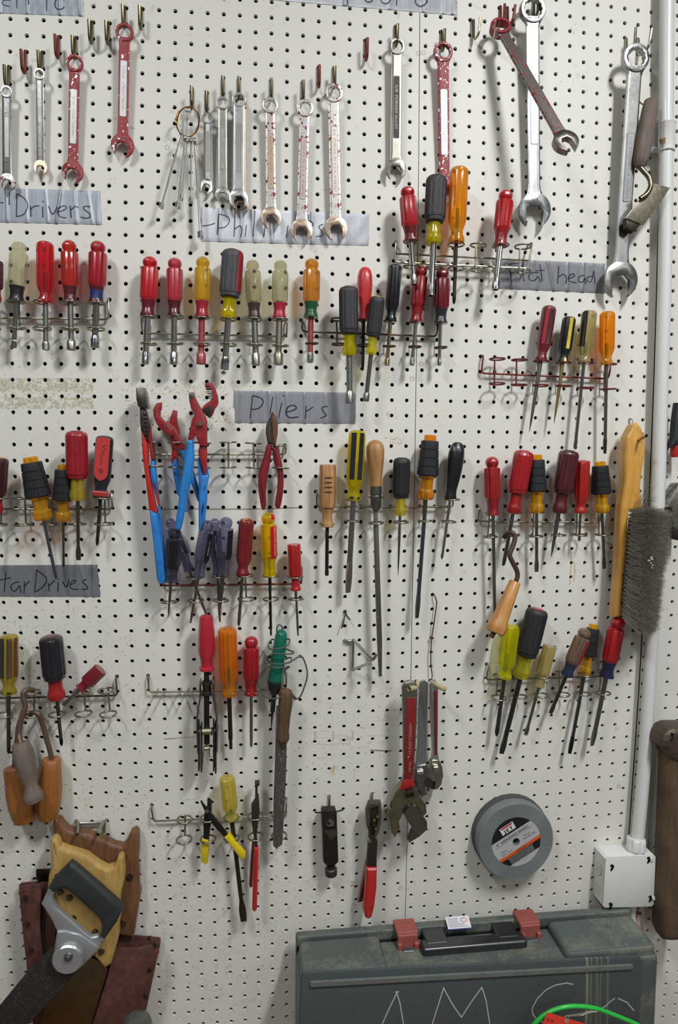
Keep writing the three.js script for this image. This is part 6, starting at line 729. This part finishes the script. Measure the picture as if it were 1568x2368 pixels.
// ---------- hand saws in a leather case ----------
const LEATHER = new THREE.MeshPhysicalMaterial({ map: dataTex(256, (x, y, i) => { const v = 0.72 + 0.42 * N2[i] + 0.2 * (N1[i] - 0.5); return [94 * v, 56 * v, 50 * v]; }, true, 8), roughness: 0.62, bumpMap: fineBump, bumpScale: 0.0004 });
{ const T = tool('leather_saw_case', 'dark red leather saw case with brass rivets', 'saw case', W(...cRr(760, 2000), 0.0)), c = cRr;
  T.plate('back_panel', c, [[1005, 1065], [1150, 1060], [1370, 1078], [1386, 1085], [1384, 1130], [1300, 1480], [1255, 1740], [1230, 2000], [300, 2000], [232, 1350], [195, 1000], [165, 700], [162, 625], [185, 606], [310, 596], [480, 600], [700, 800]], 0.014, 0.003, LEATHER);
  T.plate('front_panel', c, [[985, 1165], [1180, 1172], [1385, 1130], [1345, 1310], [1255, 1740], [1230, 2000], [740, 2000], [800, 1822], [930, 1400]], 0.046, 0.004, LEATHER, { b: 0.0015 });
  T.plate('left_flap', c, [[163, 640], [352, 612], [356, 700], [345, 1000], [372, 1300], [240, 1390], [200, 1100], [172, 800]], 0.044, 0.004, LEATHER, { b: 0.0015 });
  T.plate('side_wall', c, [[352, 604], [480, 600], [480, 1300], [372, 1300], [345, 1000]], 0.03, 0.004, M('F:#4f3428'), { b: 0.001 });
  for (const [x, y] of [[207, 748], [230, 978], [258, 1205], [1295, 1365], [1258, 1590], [1340, 1150], [1290, 1098]]) T.turned('rivet', c, [x, y], 0.05, [x, y + 1], 0.044, 20, [[0, 0], [0.1, 0.7], [0.5, 1], [1, 1], [1, 0]], M('S:#6b6048')); }
{ const T = tool('hand_saw', 'brown wooden handled hand saw at the back of the leather case', 'saw', W(...cRr(700, 1500), 0.02), 'hand saws in the leather case'), c = cRr;
  T.plate('wooden_handle', c, [[452, 90], [472, 58], [512, 68], [545, 115], [580, 150], [640, 172], [760, 188], [900, 240], [985, 282], [1050, 296], [1085, 275], [1105, 220], [1128, 172], [1165, 154], [1194, 178], [1196, 330], [1186, 440], [1198, 520], [1195, 640], [1212, 705], [1185, 860], [1150, 1085], [1020, 1065], [1000, 800], [700, 600], [480, 420], [460, 250]], 0.028, 0.022, WOOD_BROWN, { b: 0.006, bs: 4 });
  T.plate('blade', c, [[314, 486], [440, 484], [1000, 700], [1010, 1150], [700, 1500], [500, 1400], [320, 570]], 0.018, 0.0015, M('S:#5e5348'));
  for (let i = 0; i < 6; i++) T.plate('tooth', c, [[318, 492 + i * 15], [306, 500 + i * 15], [318, 506 + i * 15]], 0.018, 0.0015, M('S:#5e5348'), { b: 0.0001 });
  for (const [x, y] of [[1056, 965], [1120, 560]]) T.turned('handle_screw', c, [x, y], 0.03, [x, y + 1], 0.026, 30, rod01, M('S:#75695a')); }
{ const T = tool('hand_saw', 'pale yellow wooden handled hand saw in the middle of the leather case', 'saw', W(...cRr(640, 2000), 0.02), 'hand saws in the leather case'), c = cRr;
  T.plate('wooden_handle', c, [[427, 265], [440, 232], [470, 224], [500, 250], [518, 300], [600, 330], [740, 372], [850, 452], [920, 490], [975, 475], [1002, 425], [1015, 392], [1040, 378], [1062, 396], [1074, 520], [1066, 610], [1040, 700], [1030, 790], [1046, 870], [1020, 985], [1026, 1060], [995, 1180], [960, 1310], [905, 1352], [828, 1270], [700, 1150], [560, 980], [440, 800], [406, 640], [412, 560], [436, 480], [438, 380]], 0.052, 0.022, WOOD_PALE, { b: 0.006, bs: 4, holes: [[[428, 590], [440, 520], [480, 492], [540, 488], [560, 520], [500, 600], [440, 640]]] });
  T.plate('blade', c, [[520, 1150], [830, 1265], [932, 1350], [800, 1800], [740, 2000], [300, 2000], [400, 1650]], 0.04, 0.0016, M('S:#7a6a50'));
  for (const [x, y] of [[518, 692], [598, 742], [628, 920], [818, 1038], [872, 1208]]) T.turned('handle_screw', c, [x, y], 0.055, [x, y + 1], 0.048, 28, [[0, 0], [0.05, 0.8], [0.4, 1], [1, 1], [1, 0]], M('S:#75695a')); }
{ const T = tool('hand_saw', 'grey metal framed saw with black grip slanting in front of the wooden saws', 'saw', W(...cRr(60, 1900), 0.05), 'hand saws in the leather case'), c = cRr;
  T.plate('metal_frame', c, [[415, 652], [470, 690], [455, 745], [485, 820], [740, 1040], [790, 1075], [850, 1062], [872, 1080], [892, 1108], [860, 1185], [735, 1305], [690, 1352], [580, 1402], [500, 1375], [452, 1310], [444, 1260], [462, 1200], [486, 1030], [440, 930], [352, 790]], 0.066, 0.012, ALU, { b: 0.004, bs: 3 });
  T.plate('black_grip', c, [[600, 440], [640, 462], [860, 650], [1040, 812], [1056, 850], [1000, 960], [892, 1110], [862, 1075], [872, 985], [850, 920], [640, 730], [580, 680], [545, 665], [505, 680], [470, 705], [412, 655], [450, 590]], 0.076, 0.02, M('R:#303234'), { b: 0.007, bs: 4 });
  T.plate('raised_web', c, [[492, 1030], [560, 1028], [680, 1055], [780, 1120], [842, 1165], [735, 1290], [700, 1210], [620, 1165], [540, 1160], [480, 1180]], 0.069, 0.004, ALU, { b: 0.0015 });
  T.turned('clamp_disc', c, [580, 1276], 0.076, [580, 1277], 0.06, 132, [[0, 0], [0, 0.9], [0.15, 1], [1, 1], [1, 0]], ALU); T.turned('bolt', c, [580, 1272], 0.084, [580, 1273], 0.07, 38, [[0, 0], [0.1, 0.6], [0.4, 0.95], [0.6, 1], [1, 1], [1, 0]], M('S:#8f9092'));
  T.plate('blade', c, [[470, 1130], [690, 1345], [560, 1490], [270, 1800], [80, 2000], [-400, 2000], [-300, 1900], [0, 1660], [230, 1380]], 0.058, 0.002, (() => { const m = paintMat([40, 38, 36], [84, 72, 54], 0.85, 58); m.metalness = 0.4; return m; })()); }
{ const T = tool('glass_dome', 'smoky clear bottle shoulder in front of the leather case', 'bottle', W(317, 2440, 0.12)); T.turned('dome', cOne, [317, 2346], 0.12, [317, 2440], 0.12, 34, [[0, 0], [0.01, 0.25], [0.05, 0.6], [0.12, 0.85], [0.25, 1], [1, 1], [1, 0]], new THREE.MeshPhysicalMaterial({ color: rgb('#8a8a86'), roughness: 0.08, transmission: 0.7, thickness: 0.03, ior: 1.48, attenuationColor: rgb('#77766e'), attenuationDistance: 0.05 })); T.turned('cap_ring', cOne, [317, 2352], 0.12, [317, 2360], 0.12, 18, rod01, DARK); }
const dustTex = dataTex(256, (x, y, i) => { const d = Math.max(0, Math.min(1, (N1[i] - 0.42) * 2.2 + (N3[i] - 0.5) * 0.9)) * 0.6; return [80 + 66 * d, 87 + 60 * d, 84 + 38 * d]; }, true, 5);
// ---------- plastic tool case on the bench below ----------
const BENCH = 0.34;
{ const t = thing('workbench', 'plain wooden workbench under the tool wall', 'workbench'); t.position.set(0.55, 0, 0.3); part('bench_top', rbox(2.6, 0.05, 0.5, 0.004, 0, BENCH - 0.025, 0), WOOD_BROWN, t); for (const [x, z] of [[-1.2, -0.2], [1.2, -0.2], [-1.2, 0.2], [1.2, 0.2]]) part('leg', box(0.08, BENCH - 0.05, 0.08, x, (BENCH - 0.05) / 2, z), WOOD_BROWN, t); }
{ const c = cS, zb = 0.03, zf = 0.135, yt = 0.738, T = tool('tool_case', 'large dark grey plastic tool case with red latches, chalk letters on its front', 'case', V3(0.74, BENCH, 0.08)), CASE = new THREE.MeshPhysicalMaterial({ color: rgb('#ffffff'), map: dustTex, roughness: 0.58, roughnessMap: scuff, bumpMap: fineBump, bumpScale: 0.00015 }), o = T.org;
  const X = (x, y, yy = yt) => WY(...c(x, y), yy).x - o.x, Z = (x, y, yy = yt) => WY(...c(x, y), yy).z - o.z;
  const xl = W(...c(40, 135), zb).x - o.x, xr = W(...c(1340, 70), zb).x - o.x + 0.012, H = yt - BENCH, z0 = zb - o.z, z1 = zf - o.z, bl = X(385, 200), br = X(1075, 160), bx = (a, b, y0, y1, za, zc, r, nm, m = CASE) => part(nm, rbox(b - a, y1 - y0, zc - za, r, (a + b) / 2, (y0 + y1) / 2, (za + zc) / 2), m, T.t);
  bx(xl, xr, 0, H - 0.018, z0 + 0.014, z1, 0.012, 'front_shell'); bx(xl, xr, 0, H, z0, z0 + 0.016, 0.006, 'back_shell');
  bx(xl + 0.004, bl, H - 0.06, H - 0.004, z0 + 0.018, z1 - 0.004, 0.01, 'raised_corner'); bx(br, xr - 0.004, H - 0.06, H - 0.004, z0 + 0.018, z1 - 0.004, 0.01, 'raised_corner');
  bx(xl + 0.001, xr - 0.001, 0.01, H - 0.0175, z0 + 0.0155, z0 + 0.0185, 0.001, 'joint_gap', BLACKENED);
  // grey front panel with chalk letters, dried drips and a raised rib
  const fp = T.plate('front_panel', c, [[62, 345], [70, 330], [1415, 262], [1425, 275], [1410, 700], [40, 760]], zf + 0.003, 0.006, (mp) => new THREE.MeshPhysicalMaterial({ roughness: 0.55, map: canvasTex(1400, 420, (g, w, h) => {
    g.fillStyle = '#474e4e'; g.fillRect(0, 0, w, h); for (let i = 0; i < 900; i++) { g.fillStyle = `rgba(${i % 3 ? '90,92,86' : '24,26,26'},${rr(0.05, 0.2)})`; g.beginPath(); g.ellipse(rr(0, w), rr(0, h), rr(1, 12), rr(1, 4), rr(0, 3), 0, 6.3); g.fill(); }
    const L = (pts, col, lw) => { g.strokeStyle = col; g.lineWidth = lw; g.lineCap = g.lineJoin = 'round'; g.beginPath(); pts.forEach(([x, y], i) => { const [u, v] = mp(x, y); i ? g.lineTo(u * w, v * h) : g.moveTo(u * w, v * h); }); g.stroke(); };
    for (const [x, lw] of [[1205, 16], [1222, 7], [1245, 8], [1290, 7], [1262, 4]]) for (let q = 0; q < 5; q++) L([[x + rr(-3, 3), 262], [x + rr(-8, 4), 400], [x - rr(2, 14), 700]], `rgba(150,144,116,${rr(0.12, 0.3)})`, lw * rr(0.3, 1));
    const ch = 'rgba(205,205,190,0.9)'; for (const s of [[[370, 570], [410, 480], [445, 408], [458, 450], [478, 570]], [[440, 404], [452, 404]], [[575, 570], [600, 490], [632, 388], [665, 450], [703, 505], [745, 440], [785, 385], [802, 440], [822, 570]], [[1148, 374], [1125, 368], [1080, 376], [1040, 396], [1005, 432], [985, 470], [988, 492], [1002, 512], [1040, 530]], [[1105, 515], [1120, 500], [1180, 492], [1225, 478], [1275, 464], [1300, 440], [1315, 430]], [[1330, 430], [1365, 446], [1392, 478]]]) L(s, ch, 4); }) }), { print: true, b: 0.002 });
  T.plate('raised_rib', c, [[100, 366], [1385, 296], [1392, 302], [1388, 316], [105, 388], [98, 380]], zf + 0.007, 0.005, M('P:#6b706c'), { b: 0.0018 });
  // carrying handle lying on the recessed top
  const hy = yt - 0.016, HX = (x, y) => WY(...c(x, y), hy).sub(o), a = HX(552, 235), b = HX(948, 205), mid = a.clone().lerp(b, 0.5), bw = b.x - a.x, BLK = M('P:#26272a');
  part('handle', merge([rbox(bw + 0.01, 0.022, 0.026, 0.006, mid.x, hy - o.y, mid.z), rbox(0.04, 0.016, 0.05, 0.004, a.x + 0.024, hy - o.y + 0.004, mid.z - 0.024), rbox(0.04, 0.016, 0.05, 0.004, b.x - 0.024, hy - o.y + 0.004, mid.z - 0.024), rbox(bw, 0.014, 0.014, 0.005, mid.x, hy - o.y - 0.014, mid.z + 0.02)]), BLK, T.t);
  const LR = new THREE.MeshPhysicalMaterial({ color: rgb('#9a5148'), map: grime, roughness: 0.6 });
  for (const [x, y] of [[465, 110], [945, 88]]) { const p = WY(...c(x, y), yt).sub(o); p.z = z0 + 0.006; const g = part('latch', merge([rbox(0.038, 0.008, 0.036, 0.003, p.x, H + 0.004, z0 + 0.02), rbox(0.036, 0.03, 0.007, 0.003, p.x, H - 0.01, z0 + 0.038), rbox(0.009, 0.03, 0.012, 0.003, p.x - 0.0145, H - 0.022, z0 + 0.041), rbox(0.009, 0.03, 0.012, 0.003, p.x + 0.0145, H - 0.022, z0 + 0.041)]), LR, T.t); part('latch_tongue', rbox(0.024, 0.016, 0.012, 0.003, p.x, H - 0.024, z0 + 0.046), M('P:#4a4e50'), g); }
  const st = WY(...c(688, 131), yt + 0.001).sub(o); part('paper_sticker', new THREE.PlaneGeometry(0.042, 0.022).rotateX(-1.1).translate(st.x, H + 0.006, z0 + 0.022), new THREE.MeshStandardMaterial({ roughness: 0.6, side: THREE.DoubleSide, map: canvasTex(128, 64, (g) => { g.fillStyle = '#d9d8dc'; g.fillRect(0, 0, 128, 64); g.fillStyle = '#8d8c94'; for (let i = 0; i < 7; i++) g.fillRect(8, 8 + i * 7, i < 4 ? 56 : rr(60, 110), 3); g.strokeStyle = '#c0404a'; g.lineWidth = 3; g.beginPath(); g.ellipse(96, 20, 16, 10, 0, 0, 6.3); g.stroke(); g.fillStyle = '#3b3f86'; g.fillRect(0, 60, 128, 4); }) }), T.t); }
{ const c = crop(1200, 2280, 4.26), T = tool('green_hose', 'bright green hose arching in front of the tool case', 'hose', W(1250, 2400, 0.17)); T.rod('hose_wall', c, [[-60, 700, 0.16], [60, 500, 0.165], [180, 345, 0.17], [300, 258, 0.172], [450, 208, 0.174], [600, 200, 0.174], [760, 222, 0.174], [900, 270, 0.172], [1050, 330, 0.17], [1200, 400, 0.168], [1400, 540, 0.165]], 0.0036, M('P:#2fc24a')); }
{ const c = crop(1200, 2280, 4.26), T = tool('red_tag', 'red paper tag in front of the green hose', 'tag', W(1290, 2420, 0.18)); T.plate('card', c, [[278, 262], [300, 268], [740, 400], [690, 640], [140, 620]], 0.182, 0.0008, () => new THREE.MeshStandardMaterial({ roughness: 0.6, map: canvasTex(400, 256, (g) => { g.fillStyle = '#d83a28'; g.fillRect(0, 0, 400, 256); g.save(); g.translate(85, 34); g.rotate(0.3); g.fillStyle = '#3a1a16'; g.font = 'bold 26px sans-serif'; g.fillText('N N', 0, 18); g.fillStyle = '#7a4a30'; g.fillText('211', 6, 52); g.restore(); g.fillStyle = '#a9a08a'; g.beginPath(); g.arc(220, 60, 14, 0, 6.3); g.fill(); }) }), { print: true, b: 0.0002 }); T.rod('tie_wire', c, [[490, 350, 0.184], [486, 310, 0.184], [520, 300, 0.182], [610, 292, 0.18], [700, 262, 0.18], [770, 250, 0.181]], 0.0005, M('S:#c4c2b8')); }
for (const o of scene.children) if (o.isGroup || o.isMesh) o.traverse((m) => { if (m.isMesh) m.castShadow = m.receiveShadow = true; });
renderer.render(scene, camera);
